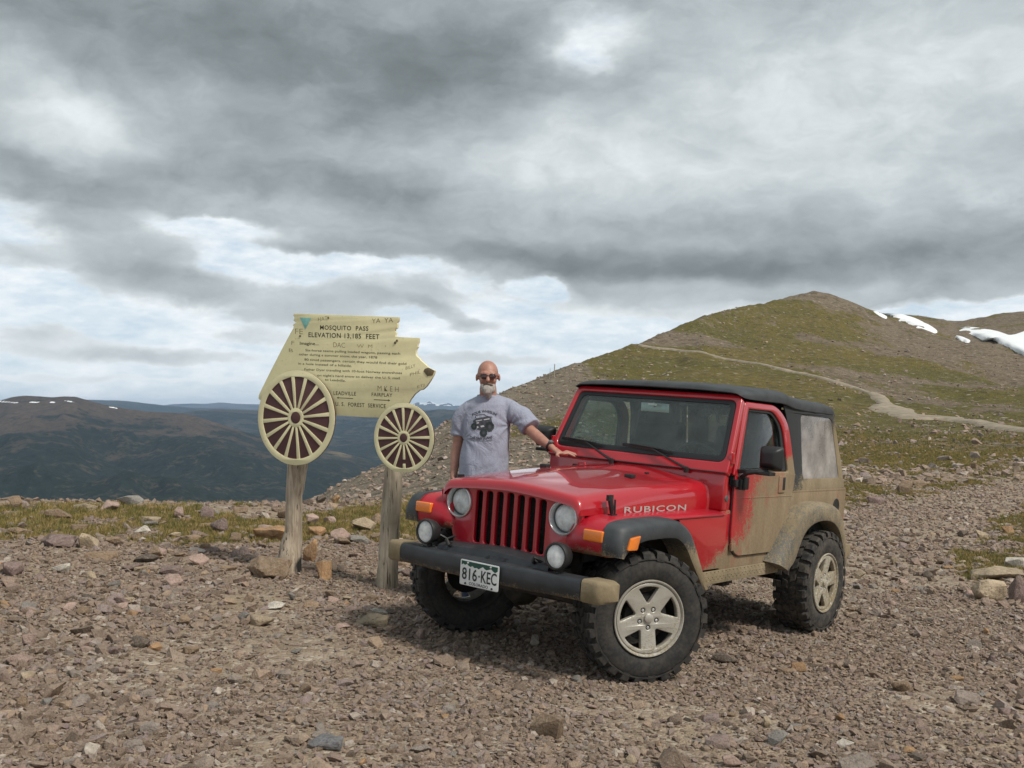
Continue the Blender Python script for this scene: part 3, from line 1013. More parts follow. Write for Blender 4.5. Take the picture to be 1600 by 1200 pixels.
# ================================================================ stones
def rock_mesh(name, seed, n=14, flat=(1, .75, .5), mat=None, bevel=0.0, detail=0):
    rr = random.Random(seed)
    bm = bmesh.new()
    for i in range(n):
        v = Vector((rr.gauss(0, 1), rr.gauss(0, 1), rr.gauss(0, 1))).normalized()
        # squarer than a ball
        mx = max(abs(v.x), abs(v.y), abs(v.z)); v = v.lerp(v / mx, .62) * rr.uniform(.8, 1.0)
        bm.verts.new((v.x * flat[0] * .5, v.y * flat[1] * .5, v.z * flat[2] * .5))
    r = bmesh.ops.convex_hull(bm, input=bm.verts)
    bmesh.ops.delete(bm, geom=list({g for g in r['geom_interior'] + r['geom_unused'] if isinstance(g, bmesh.types.BMVert)}), context='VERTS')
    if bevel:
        bmesh.ops.bevel(bm, geom=list(bm.edges), offset=bevel, segments=1, affect='EDGES', clamp_overlap=True)
    if detail:
        bmesh.ops.triangulate(bm, faces=bm.faces)
        bmesh.ops.subdivide_edges(bm, edges=bm.edges, cuts=detail, use_grid_fill=True)
        from mathutils import noise as mn
        for v in bm.verts:
            q = v.co * 5 + Vector((seed, 0, 0))
            v.co += v.co.normalized() * (mn.fractal(q, 1, 2, 4) * .035 + mn.noise(Vector((q.x, q.y, q.z * 4))) * .018)
    bm.normal_update()
    me = bpy.data.meshes.new(name); bm.to_mesh(me); bm.free()
    if detail:
        finish(me, 32)
    if mat: me.materials.append(mat)
    return me


def rock_mat(name, stops=None, col=None, sc=1.0, rnd_in=True):
    m, g, p = new_mat(name)
    tc = g.node('ShaderNodeTexCoord').outputs['Object']
    oi = g.node('ShaderNodeObjectInfo')
    rv = oi.outputs['Random']
    off = g.vmath('ADD', tc, g.comb(g.math('MULTIPLY', rv, 37.0), g.math('MULTIPLY', rv, 11.0), 0.0))
    base = g.ramp(rv, stops, 'LINEAR') if stops else col
    if stops is None:
        base = g.mix(rv, tuple(c * .82 for c in col), tuple(min(1, c * 1.18) for c in col))
    n = g.noise(off, 2.6 * sc, 7, .65); n2 = g.noise(off, 13 * sc, 5, .65)
    c = g.mix(g.rng(n, .38, .62), g.mix(.42, base, (.10, .075, .05)), base)
    c = g.mix(g.rng(n2, .50, .70, 0, .5), c, (.36, .32, .27))
    c = g.mix(g.rng(n2, .46, .34, 0, .5), c, (.07, .055, .042))
    g.put(p.inputs['Base Color'], c)
    p.inputs['Roughness'].default_value = .9
    p.inputs['Specular IOR Level'].default_value = .25
    g.put(p.inputs['Normal'], g.bump(g.math('ADD', n, n2), .5, .05 / sc))
    return m


GRAVEL_STOPS = [(0, (0.177, 0.129, 0.099)), (.16, (0.284, 0.208, 0.158)), (.34, (0.368, 0.276, 0.214)), (.5, (0.348, 0.250, 0.206)), (.64, (0.293, 0.254, 0.226)), (.78, (0.439, 0.311, 0.218)), (.90, (0.308, 0.235, 0.226)), (1, (0.617, 0.531, 0.452))]
M['gravel'] = rock_mat('gravel_stone', GRAVEL_STOPS)
ROCKC = {'brown': (0.301, 0.210, 0.140), 'purple': (0.245, 0.175, 0.161), 'tan': (0.462, 0.364, 0.252), 'orange': (0.434, 0.259, 0.133),
         'grey': (0.266, 0.252, 0.235), 'pink': (0.462, 0.329, 0.280), 'white': (0.630, 0.574, 0.504), 'dark': (0.133, 0.105, 0.087), 'bluegrey': (0.168, 0.175, 0.189)}
for k_, c_ in ROCKC.items():
    M['rock_' + k_] = rock_mat(k_ + '_rock', None, c_)


def point_stuff(name, label, pts, rot, scl, protos, idx=None):
    """uncountable pieces: one object whose geometry nodes scatter small prototypes over points"""
    me = bpy.data.meshes.new(name)
    n = len(pts)
    me.vertices.add(n); me.vertices.foreach_set('co', np.asarray(pts, np.float32).ravel())
    for nm, typ, key, val in (('rot', 'FLOAT_VECTOR', 'vector', rot), ('scl', 'FLOAT_VECTOR', 'vector', scl)):
        a = me.attributes.new(nm, typ, 'POINT'); a.data.foreach_set(key, np.asarray(val, np.float32).ravel())
    a = me.attributes.new('idx', 'INT', 'POINT'); a.data.foreach_set('value', (idx if idx is not None else rng.integers(0, len(protos), n)).astype(np.int32))
    o = bpy.data.objects.new(name, me); COL.objects.link(o)
    pc = bpy.data.collections.new(name + '_shapes')
    for i, pm in enumerate(protos):
        q = bpy.data.objects.new('%s_shape_%02d' % (name, i), pm); pc.objects.link(q)
    ng = bpy.data.node_groups.new(name, 'GeometryNodeTree')
    ng.interface.new_socket('Geometry', in_out='INPUT', socket_type='NodeSocketGeometry')
    ng.interface.new_socket('Geometry', in_out='OUTPUT', socket_type='NodeSocketGeometry')
    N = ng.nodes; L = ng.links
    gi = N.new('NodeGroupInput'); go = N.new('NodeGroupOutput')
    ip = N.new('GeometryNodeInstanceOnPoints')
    ci = N.new('GeometryNodeCollectionInfo'); ci.inputs['Collection'].default_value = pc
    ci.inputs['Separate Children'].default_value = True; ci.inputs['Reset Children'].default_value = True
    ip.inputs['Pick Instance'].default_value = True

    def na(nm, dt):
        q = N.new('GeometryNodeInputNamedAttribute'); q.data_type = dt; q.inputs['Name'].default_value = nm
        return q.outputs['Attribute']
    e2r = N.new('FunctionNodeEulerToRotation')
    L.new(na('rot', 'FLOAT_VECTOR'), e2r.inputs[0])
    L.new(gi.outputs[0], ip.inputs['Points']); L.new(ci.outputs[0], ip.inputs['Instance'])
    L.new(na('idx', 'INT'), ip.inputs['Instance Index']); L.new(e2r.outputs[0], ip.inputs['Rotation'])
    L.new(na('scl', 'FLOAT_VECTOR'), ip.inputs['Scale'])
    L.new(ip.outputs[0], go.inputs[0])
    md = o.modifiers.new('scatter', 'NODES'); md.node_group = ng
    tag(o, label, None, None, 'stuff')
    return o


def scatter(n, rlo, rhi, thlo=-31, thhi=31, power=1.0):
    """random world x,y in the view sector"""
    u = rng.random(n)
    r = (rlo ** power + (rhi ** power - rlo ** power) * u) ** (1 / power)
    t = np.radians(rng.uniform(thlo, thhi, n))
    return r * np.sin(t), r * np.cos(t)


def build_stones():
    protos = [rock_mesh('stone_%d' % i, 100 + i, 11 + i % 4, (1, random.uniform(.6, .9), random.uniform(.45, .78)), M['gravel']) for i in range(10)]

    def emit(name, label, n, rlo, rhi, s0, s1, power, sink=.25, zone=None, thr=(-31, 31), sp=2.2):
        x, y = scatter(n, rlo, rhi, thr[0], thr[1], power)
        z = surf(x, y)
        if zone is not None:
            k = rng.random(len(x)) < zone(x, y, z)
            x, y, z = x[k], y[k], z[k]
        n = len(x)
        s = s0 * (s1 / s0) ** (rng.random(n) ** sp)
        rot = np.stack([rng.normal(0, .28, n), rng.normal(0, .28, n), rng.uniform(0, 6.28, n)], -1)
        scl = np.stack([s, s * rng.uniform(.7, 1.1, n), s * rng.uniform(.7, 1.2, n)], -1)
        point_stuff(name, label, np.stack([x, y, z + s * .5 * .45 * (1 - sink * 2)], -1), rot, scl, protos)

    def coarse(x, y, z):
        px, row = pxrow(x, y, z)
        g, s, nn = zones(x, y, z)
        road = sstep(px, 1300, 1380) * (1 - sstep(px, 1500, 1600))
        band = np.maximum(1 - sstep(row, 900, 1020), .24 + .6 * sstep(px, 1050, 1300) + .25 * (1 - sstep(px, 60, 420))) * (.7 + 1.1 * fbm(x * .8, y * .8, 3, 123))
        return np.clip(band - .3 * road, 0.08, 1) * (1 - .72 * np.clip(g, 0, 1))

    def finez(x, y, z):
        g, s, nn = zones(x, y, z)
        return (1 - .85 * np.clip(g, 0, 1)) * np.clip(.75 + 1.3 * fbm(x * 1.1, y * 1.1, 4, 211), .12, 1)
    emit('gravel', 'fine brown gravel covering the stony ground and track', 150000, 3.2, 12, .014, .058, 1.35, zone=finez, sp=1.6)
    emit('rubble', 'small broken stones strewn thickly over the stony ground', 60000, 3.2, 24, .038, .11, 1.4, zone=coarse, sp=2.0)
    emit('broken_rock', 'fist sized broken stones scattered across the pass', 7000, 4, 34, .08, .19, 1.55, zone=coarse, sp=2.4)
    emit('track_gravel', 'loose stones on the track right of the car', 26000, 11, 48, .05, .16, 1.3, zone=finez, thr=(12, 31), sp=2.2)
    # hill rocks
    def hillz(x, y, z):
        px, row = pxrow(x, y, z)
        g, s, nn = zones(x, y, z)
        n = fbm(x / 9, y / 9, 4, 91)
        return np.clip(.34 - .25 * g + n * .55 + s * .55, .03, 1) * (.6 + .4 * sstep(np.hypot(x, y), 60, 130))
    emit('hillside_rock', 'loose rocks dotted over the hillside', 30000, 40, 330, .18, .95, 1.0, zone=hillz, thr=(-12, 31), sp=2.6)

    def meadz(x, y, z):
        return np.clip(.35 + fbm(x / 3.5, y / 5, 4, 15) * 1.5, .04, 1)
    emit('meadow_rock', 'small rocks half sunk in the meadow between the track and the hill', 16000, 36, 150, .08, .38, 1.2, zone=meadz, thr=(8, 31), sp=2.4)

    def bandz(x, y, z):
        px, row = pxrow(x, y, z)
        d = np.exp(-((row - np.interp(px, [1300, 1450, 1600], [742, 748, 728])) / 12) ** 2)
        return d * np.clip(.6 + fbm(x / 2.5, y / 2.5, 3, 5) * 1.6, 0, 1)
    emit('rock_band', 'band of reddish broken rock between the meadow and the track', 5500, 22, 62, .14, .5, 1.0, zone=bandz, thr=(14, 31), sp=1.8)


build_stones()

FLAT = [rock_mesh('rock_shape_%d' % i, 300 + i, 15, (1, random.uniform(.62, .9), random.uniform(.30, .5)), None, .02) for i in range(8)]
BLOCK = [rock_mesh('block_shape_%d' % i, 340 + i, 14, (1, random.uniform(.7, .95), random.uniform(.6, .85)), None, .02) for i in range(6)]
BIGF = [rock_mesh('slab_shape_%d' % i, 380 + i, 18, (1, .75, .42), None, .03, 3) for i in range(4)]
BIGB = [rock_mesh('boulder_shape_%d' % i, 400 + i, 18, (1, .8, .72), None, .03, 3) for i in range(4)]
_shared = {}


def place_rock(me, colour, pos, size, rz, label, group=None, tilt=(0, 0)):
    key = (me.name, colour)
    if key not in _shared:
        c = me.copy(); c.materials.clear(); c.materials.append(M['rock_' + colour]); _shared[key] = c
    o = bpy.data.objects.new('rock', _shared[key]); COL.objects.link(o)
    o.location = pos; o.scale = size
    o.rotation_euler = (tilt[0], tilt[1], rz)
    tag(o, label, 'rock', group)
    return o


# rocks one can point to in the photograph: (centre px, bottom row, width px, height px, colour, block?, label)
MARKED = [
    (416, 910, 74, 36, 'brown', 0, 'big brown boulder leaning against the left sign post'),
    (486, 884, 26, 40, 'orange', 1, 'upright orange brown rock right behind the left sign post'),
    (503, 912, 32, 36, 'orange', 1, 'pointed orange rock between the two sign posts'),
    (581, 985, 58, 23, 'tan', 0, 'flat pale tan slab left of the car front wheel'),
    (532, 985, 30, 10, 'pink', 0, 'thin pinkish stone touching the pale tan slab'),
    (664, 1003, 30, 22, 'pink', 1, 'rounded pinkish stone below the far front wheel'),
    (853, 1162, 62, 42, 'brown', 1, 'brown block of stone alone in the foreground centre'),
    (508, 1174, 62, 22, 'bluegrey', 0, 'dark grey humped stone at the bottom edge left of centre'),
    (1549, 947, 58, 38, 'tan', 1, 'square tan block at the right edge beside the track'),
    (1598, 950, 44, 46, 'purple', 1, 'purplish rock cut by the right edge of the picture'),
    (1565, 912, 90, 20, 'tan', 0, 'long flat tan slab on the bank at the right edge'),
    (1590, 892, 44, 18, 'white', 0, 'whitish slab on the grassy bank at the right edge'),
    (1505, 842, 20, 12, 'dark', 1, 'dark stone at the left tip of the grassy bank'),
    (1533, 843, 22, 14, 'tan', 1, 'small tan stone on the grassy bank by the track'),
    (1575, 838, 26, 16, 'orange', 1, 'orange brown stone on top of the grassy bank'),
    (406, 981, 44, 20, 'tan', 0, 'wedge shaped tan stone below the big brown boulder'),
    (381, 974, 20, 16, 'grey', 1, 'grey stone touching the wedge shaped tan stone'),
    (281, 980, 34, 19, 'brown', 1, 'brown blocky stone left of the wedge shaped one'),
    (272, 921, 34, 22, 'pink', 1, 'pink and white speckled stone on the left slope'),
    (97, 897, 34, 16, 'white', 1, 'whitish flat topped stone on the far left slope'),
    (49, 1012, 28, 23, 'pink', 1, 'pinkish stone on the left of the gravel'),
    (241, 1018, 30, 14, 'orange', 1, 'small orange stone beside a dark one on the left'),
    (219, 1014, 34, 18, 'dark', 1, 'dark red stone beside the small orange one'),
    (178, 1024, 32, 14, 'purple', 0, 'flat purplish stone left of the dark red one'),
    (299, 1023, 28, 15, 'brown', 0, 'flat brown stone right of the small orange one'),
    (27, 1046, 36, 22, 'pink', 0, 'wide pinkish stone at the left edge of the gravel'),
    (47, 1066, 28, 18, 'tan', 1, 'small tan block under the wide pinkish stone'),
    (36, 1113, 26, 26, 'brown', 1, 'dark brown cube like stone near the bottom left'),
    (1215, 1168, 36, 24, 'grey', 1, 'greenish grey stone at the bottom right of centre'),
    (1192, 1140, 24, 22, 'tan', 1, 'small tan stone touching the greenish grey one'),
    (1132, 1040, 42, 18, 'dark', 0, 'dark reddish slab behind the near front wheel'),
    (1226, 1055, 32, 12, 'brown', 0, 'thin reddish stone below the rear wheel'),
    (1247, 1052, 26, 18, 'orange', 0, 'orange stone touching the thin reddish one'),
    (1319, 1046, 24, 15, 'dark', 1, 'small dark stone right of the rear wheel'),
    (1465, 1030, 18, 12, 'pink', 1, 'small salmon pink stone on the right gravel'),
    (1555, 1042, 28, 20, 'purple', 1, 'rounded purple brown stone on the right gravel'),
    (1412, 1084, 40, 22, 'brown', 0, 'flat brown stone on the right gravel'),
    (1319, 1170, 30, 16, 'white', 0, 'whitish stone at the bottom right'),
    (1142, 1199, 36, 20, 'pink', 0, 'pinkish stone cut by the bottom edge'),
    (1370, 792, 34, 17, 'purple', 0, 'dark purplish slab at the foot of the rock band'),
    (1416, 776, 28, 22, 'brown', 1, 'big brown boulder at the foot of the rock band'),
    (1437, 763, 36, 12, 'brown', 0, 'flat brown slab above the track'),
    (24, 797, 26, 20, 'brown', 1, 'rusty brown boulder on the rim at the far left'),
    (203, 792, 46, 14, 'grey', 0, 'flat slab resting on the rim left of the sign'),
    (168, 803, 34, 20, 'pink', 0, 'pale pinkish boulder on the rim'),
    (132, 800, 42, 15, 'tan', 0, 'long tan boulder on the rim beside the pink one'),
    (90, 815, 44, 18, 'brown', 0, 'brown slab just below the rim on the left'),
    (275, 815, 26, 24, 'pink', 1, 'angular tilted slab standing on the grass'),
    (375, 803, 26, 12, 'brown', 0, 'dark reddish slab on the grass near the left post'),
    (420, 850, 62, 24, 'orange', 0, 'broad rust stained rock left of the left sign post'),
    (495, 842, 34, 18, 'orange', 0, 'rust stained rock right of the left sign post'),
    (517, 821, 28, 12, 'pink', 0, 'pale pointed rock on the grass between the posts'),
    (525, 788, 16, 13, 'orange', 1, 'orange rock on the rim between the posts'),
    (540, 790, 13, 13, 'purple', 1, 'tilted purple rock on the rim between the posts'),
    (500, 788, 22, 12, 'dark', 1, 'dark rock on the rim next to the left post'),
    (575, 796, 18, 12, 'brown', 1, 'brown rock on the rim next to the right post'),
    (86, 860, 60, 22, 'purple', 0, 'wide purplish slab on the upper left slope'),
    (158, 878, 56, 16, 'brown', 0, 'long flat brown slab on the left slope'),
    (20, 905, 40, 26, 'purple', 0, 'purplish slab at the left edge of the slope'),
]


def build_marked():
    for i, (px, rowb, w, h, colr, blk, lab) in enumerate(MARKED):
        p = hit(px, rowb - h * .18)
        if p is None: continue
        sc = p.y / F
        W = w * sc * 1.04; Hh = h * sc
        big = w > 50
        if big: me = (BIGB if blk else BIGF)[i % 4]
        else: me = (BLOCK if blk else FLAT)[i % (6 if blk else 8)]
        dz = (.72 if blk else .42) if big else (.72 if blk else .40)
        q = Vector((p.x, p.y + W * .25, 0)); q.z = H(q.x, q.y)
        sz = (W, W * .9, Hh / dz * 1.12)
        place_rock(me, colr, q + Vector((0, 0, Hh * .36)), sz, random.choice((0, math.pi)) + random.uniform(-.35, .35), lab)


build_marked()


LAND = [(416, 892, 'the big brown boulder'), (486, 864, 'the upright orange rock'), (581, 975, 'the pale tan slab'), (664, 992, 'the rounded pinkish stone'), (853, 1142, 'the brown foreground block'), (508, 1163, 'the dark humped stone'),
        (1549, 930, 'the square tan block'), (406, 971, 'the wedge shaped tan stone'), (281, 970, 'the brown blocky stone'), (272, 910, 'the speckled pink stone'), (97, 890, 'the whitish flat stone'), (49, 1000, 'the pinkish edge stone'),
        (219, 1006, 'the dark red stone'), (27, 1036, 'the wide pinkish stone'), (36, 1100, 'the dark cube like stone'), (1215, 1156, 'the greenish grey stone'), (1132, 1031, 'the dark reddish slab'), (1319, 1039, 'the small dark stone'),
        (1465, 1024, 'the salmon pink stone'), (1555, 1031, 'the rounded purple stone'), (1412, 1076, 'the flat brown right hand stone'), (1319, 1162, 'the whitish bottom stone'), (1142, 1190, 'the pinkish bottom edge stone'), (86, 850, 'the wide purplish slab'),
        (158, 870, 'the long brown slab'), (20, 893, 'the left edge slab'), (605, 915, 'the right sign post foot'), (452, 905, 'the charred post foot'), (1000, 1060, 'the near front wheel'), (720, 985, 'the far front wheel'), (1270, 985, 'the rear wheel'),
        (203, 785, 'the grey rim slab'), (275, 803, 'the tilted grass slab'), (375, 797, 'the dark grass slab'), (0, 1190, 'the bottom left corner'), (1600, 1190, 'the bottom right corner'), (300, 1190, 'the bottom edge left of centre'), (700, 1190, 'the bottom edge near the centre')]


def build_loose():
    names = {'brown': 'brown', 'purple': 'purplish', 'tan': 'tan', 'orange': 'rusty', 'grey': 'grey', 'pink': 'pinkish', 'white': 'whitish', 'dark': 'dark'}
    wts = [.30, .18, .14, .07, .12, .13, .02, .04]
    done = 0
    mpos = [(a[0], a[1]) for a in MARKED]
    tries = 0
    used = {}
    while done < 235 and tries < 9000:
        tries += 1
        u = random.random()
        if u < .52: px = random.uniform(-60, 640); row = random.uniform(796, 960); s = random.uniform(15, 38) * (1.15 if row < 900 else .85)
        elif u < .64: px = random.uniform(-40, 640); row = random.uniform(960, 1190); s = random.uniform(14, 26)
        elif u < .79: px = random.uniform(1100, 1640); row = random.uniform(1000, 1190); s = random.uniform(14, 28)
        elif u < .91: px = random.uniform(1330, 1640); row = random.uniform(880, 1010); s = random.uniform(13, 24)
        else: px = random.uniform(640, 1100); row = random.uniform(1060, 1195); s = random.uniform(14, 26)
        if any(abs(px - a) < 36 and abs(row - b) < 22 for a, b in mpos): continue
        p = hit(px, row)
        if p is None or p.y > 15: continue
        if (Vector((p.x, p.y)) - Vector((1.1, 7.9))).length < 1.7: continue
        c = random.choices(list(names), wts)[0]
        blk = random.random() < .3
        W = s * p.y / F
        me = random.choice(BLOCK if blk else FLAT)
        lx, ly, ln = min(LAND, key=lambda q: math.hypot(q[0] - px, (q[1] - row) * 1.6))
        dx, dy = px - lx, (row - ly) * 1.6
        side = ('right of' if dx > 0 else 'left of') if abs(dx) > abs(dy) else ('below' if dy > 0 else 'above')
        dist = 'just ' if math.hypot(dx, dy) < 70 else ('some way ' if math.hypot(dx, dy) < 150 else 'well ')
        size = 'small' if s < 19 else ('middling' if s < 27 else 'large')
        lab = '%s %s %s stone %s%s %s' % (size, 'blocky' if blk else 'flat', names[c], dist, side, ln)
        if lab in used: continue
        used[lab] = 1
        place_rock(me, c, p + Vector((0, 0, W * (.18 if blk else .11))), (W, W * random.uniform(.8, 1.1), W * random.uniform(.75, 1.1)), random.uniform(0, 6.28), lab,
                   'loose stones on the gravel', (random.gauss(0, .15), random.gauss(0, .15)))
        done += 1


build_loose()


# ---- alpine turf
def build_turf():
    m, g, p = new_mat('turf_blade')
    oi = g.node('ShaderNodeObjectInfo')
    g.put(p.inputs['Base Color'], g.ramp(oi.outputs['Random'], [(0, (0.104, 0.104, 0.029)), (.4, (0.179, 0.155, 0.043)), (.75, (0.300, 0.227, 0.072)), (1, (0.431, 0.293, 0.134))]))
    p.inputs['Roughness'].default_value = .8
    protos = []
    for k in range(4):
        rr = random.Random(k); mb = MB()
        for i in range(26):
            a = rr.uniform(0, 6.28); d = rr.uniform(0, .5); h = rr.uniform(.35, 1.0); w = .035
            bx, by = math.cos(a) * d, math.sin(a) * d
            lx, ly = math.cos(a) * .35 * rr.random(), math.sin(a) * .35 * rr.random()
            t = rr.uniform(0, 3.14); wx, wy = math.cos(t) * w, math.sin(t) * w
            mb.add([(bx - wx, by - wy, -.05), (bx + wx, by + wy, -.05), (bx + lx, by + ly, h)], [(0, 1, 2)])
        me = bpy.data.meshes.new('turf_%d' % k); me.from_pydata(mb.v, [], mb.f); me.materials.append(m); protos.append(me)
    x, y = scatter(160000, 7, 40, -31, 31, 1.0)
    x2, y2 = scatter(70000, 36, 110, 8, 31, 1.3)
    x = np.concatenate([x, x2]); y = np.concatenate([y, y2])
    z = surf(x, y)
    gz, s, nn = zones(x, y, z)
    k = (rng.random(len(x)) < np.clip(gz, 0, 1) * (1 - sstep(np.hypot(x, y), 42, 105))) & (gz > .25) & ((nn > .5) | (np.hypot(x, y) > 36))
    x, y, z = x[k], y[k], z[k]
    n = len(x)
    r = np.hypot(x, y)
    s = rng.uniform(.035, .075, n) * (1 + r / 60 + np.maximum(r - 36, 0) / 40)
    rot = np.stack([np.zeros(n), np.zeros(n), rng.uniform(0, 6.28, n)], -1)
    scl = np.stack([s * 1.5, s * 1.5, s * .8], -1)
    point_stuff('turf', 'short yellow green alpine turf growing between the stones', np.stack([x, y, z], -1), rot, scl, protos)


build_turf()
# ================================================================ the car
RW = Matrix(((-0.6360927425, 0.7680278180, 0.0742919494), (-0.7704363353, -0.6374866840, -0.0062113671), (0.0425896258, -0.0611882227, 0.9972171906)))
TW = Vector((0.2059411921, 6.8140265932, 0.0219261369 - .012))
car = empty('off_road_car', TW)
car.rotation_euler = RW.to_euler()
tag(car, 'red short wheelbase off road car with black soft top, mud splashed along its side', 'off-road car')


def mir(y_sign, f):
    return lambda u, v, w: (lambda p: (p[0], p[1] * y_sign, p[2]))(f(u, v, w))


def lean(z):            # the sides tuck in above the belt line
    return max(0.0, z - 1.20) * .125


# ---- tub
def side_fn(y0, lean_on=False):
    return lambda u, v, w: (u, y0 + w - (lean(v) if lean_on else 0), v)


for sgn in (1, -1):
    arch = [(-1.78, .56), (-1.86, .72), (-1.97, .86), (-2.12, .93), (-2.42, .93), (-2.60, .86), (-2.70, .72), (-2.74, .60)]
    out = [(-.86, .975), (-.86, .60), (-.90, .575)] + arch + [(-2.93, .62), (-2.94, 1.085), (-1.03, 1.085), (-1.03, .985)]
    plate('side_panel', [out], .03, .006, M['tubpaint'] if sgn > 0 else M['paint'], car, mir(sgn, side_fn(.728)))
MB().box((-2.935, 0, .84), (.03, 1.44, .47)).build('tailgate', M['tubpaint'], car, bevel=.008)
MB().box((-1.9, 0, .60), (2.1, 1.42, .05)).box((-.96, 0, .88), (.05, 1.40, .60)).box((-2.45, .60, .83), (.92, .24, .40)).box((-2.45, -.60, .83), (.92, .24, .40)).build('floor_pan', M['blackdull'], car)
# belt rail
for sgn in (1, -1):
    MB().box((-2.43, sgn * .722, 1.088), (1.0, .045, .016)).build('belt_rail', M['tubpaint'], car, bevel=.004)

# ---- hood and cowl
def hsec(x, drop=0.0, inset=0.0, zb=.972):
    t = (.46 - x) / 1.32
    w = .553 + .072 * max(0, t) ** 1.1 - inset
    zc = np.interp(x, [-.9, -.3, .2, .46], [1.222, 1.192, 1.152, 1.118]) - drop
    zs = np.interp(x, [-.9, -.3, .2, .46], [1.165, 1.145, 1.112, 1.085]) - drop
    if x < -.86:
        k = min(1, (-.86 - x) / .14)
        k = k * k * (3 - 2 * k)
        w = (.625 - inset) + (.742 - .625) * k
    pts = []
    half = [(w, zb), (w + .004, zb + (zs - zb) * .35), (w - .002, zs - .085)]
    cx, cz, rr = w - .085, zs - .085, .083
    for a in (20, 42, 64, 82):
        half.append((cx + rr * math.cos(math.radians(a)), cz + rr * math.sin(math.radians(a))))
    for f in (.82, .60, .38, .18):
        half.append((cx * f, zs + (zc - zs) * (1 - f ** 1.7) - .001))
    pts = [(x, y, z) for y, z in half] + [(x, 0, zc)] + [(x, -y, z) for y, z in half[::-1]]
    return pts


mb = MB()
xs = [.488, .486, .480, .468, .45, .40, .30, .15, 0, -.15, -.3, -.45, -.6, -.75, -.852, -.856]
dr = [.060, .036, .016, .006, .001, 0, 0, 0, 0, 0, 0, 0, 0, 0, 0, .012]
ins = [.012, .008, .004, .001, 0, 0, 0, 0, 0, 0, 0, 0, 0, 0, 0, .01]
mb.loft([hsec(x, d, i) for x, d, i in zip(xs, dr, ins)])
hood = mb.build('hood', M['hoodpaint'], car, smooth=50)
mb = MB()
mb.loft([hsec(x, d, i) for x, d, i in ((-.862, .012, .01), (-.866, .001, 0), (-.89, 0, 0), (-.92, 0, 0), (-.95, 0, 0), (-.985, 0, 0), (-1.0, 0, 0), (-1.012, 0, .0))])
cowl = mb.build('cowl', M['hoodpaint'], car, smooth=50)
MB().box((-.903, 0, 1.10), (.055, 1.484, .254)).build('cowl_panel', M['hoodpaint'], car, bevel=.018, seg=3)
MB().box((-1.0, 0, 1.10), (.13, 1.36, .20)).box((-.97, 0, 1.22), (.10, 1.30, .05)).build('dashboard', M['black'], car, bevel=.02)
MB().box((-.25, 0, .955), (1.20, 1.06, .02)).box((-.25, .50, .82), (1.2, .02, .26)).box((-.25, -.50, .82), (1.2, .02, .26)).box((.30, 0, .80), (.04, .90, .36)).build('engine_bay', M['blackdull'], car)

# hood top furniture
_b = bmesh.new(); _b.from_mesh(hood.data); hood_bvh = BVHTree.FromBMesh(_b); _b.free()


def hz_(x, y):
    h = hood_bvh.ray_cast(Vector((x, y, 2)), Vector((0, 0, -1)))
    return h[0].z if h[0] is not None else 1.15


for sgn in (1, -1):
    MB().box((-.32, sgn * .349, hz_(-.32, .349) + .008), (.05, .06, .028)).build('hood_bumper', M['black'], car, bevel=.008)
    MB().tube([(.262, sgn * .600, 1.085), (.258, sgn * .602, 1.06), (.25, sgn * .606, 1.02), (.245, sgn * .606, .985)], [.012, .017, .016, .010], 8).box((.262, sgn * .598, 1.078), (.050, .018, .034)).box((.242, sgn * .612, .972), (.056, .030, .024)).tube([(.235, sgn * .618, 1.07), (.232, sgn * .62, .98)], .006, 6).build('hood_latch', M['black'], car, smooth=40)
    MB().box((-.60, sgn * .30, hz_(-.6, .30) + .004), (.03, .02, .012)).build('washer_nozzle', M['black'], car, bevel=.003)
MB().tube([(-.55, -.235, hz_(-.55, -.235)), (-.545, -.225, hz_(-.55, -.225) + .02), (-.53, -.165, hz_(-.55, -.165) + .02), (-.525, -.155, hz_(-.55, -.155))], .006, 6).build('footman_loop', M['paint'], car, smooth=40)
v_ = []
for (px_, y_) in ((.445, -.40), (.470, -.40), (.470, -.27), (.445, -.27)): v_.append((px_, y_, hz_(px_, y_) + .0015))
mobj('hood_badge', v_ + [(x, y, z - .004) for x, y, z in v_], [(0, 1, 2, 3), (4, 7, 6, 5), (0, 4, 5, 1), (1, 5, 6, 2), (2, 6, 7, 3), (3, 7, 4, 0)], pmat('red_badge', (.30, .008, .015), .4), car)

# ---- grille
def grille():
    gx = .452
    def edge(z): return np.interp(z, [.655, .72, .95, 1.0], [.435, .455, .545, .548])
    out = [(-.435, .655), (.435, .655), (.455, .72), (.500, .84), (.545, .95), (.548, 1.0), (.535, 1.045), (.49, 1.078), (.40, 1.088), (0, 1.104), (-.40, 1.088), (-.49, 1.078), (-.535, 1.045), (-.548, 1.0), (-.545, .95), (-.500, .84), (-.455, .72)]
    loops = [rnd(out, .015, 3)]
    for k in range(7):
        yc = (k - 3) * .0843
        top = 1.042 - .004 * abs(k - 3)
        loops.append(rnd([(yc - .0265, .705), (yc + .0265, .705), (yc + .0265, top), (yc - .0265, top)], .022, 5))
    for s in (-1, 1):
        loops.append(circ(.094, 40, (s * .414, .943)))
    gm = M['lowpaint']
    o = plate('grille', loops, .034, .008, gm, car, lambda u, v, w: (gx - .012 + w - .02 * (u / .55) ** 2 * 0, u, v), seg=3)
    # dark radiator behind the slots
    mb = MB().box((.385, 0, .87), (.02, .72, .40))
    for k in range(8):
        mb.box((.400, 0, .72 + k * .045), (.012, .60, .012))
    mb.build('radiator', M['blackdull'], car)
    # upright bars' rolled edges: a rounded bead inside each slot
    return o


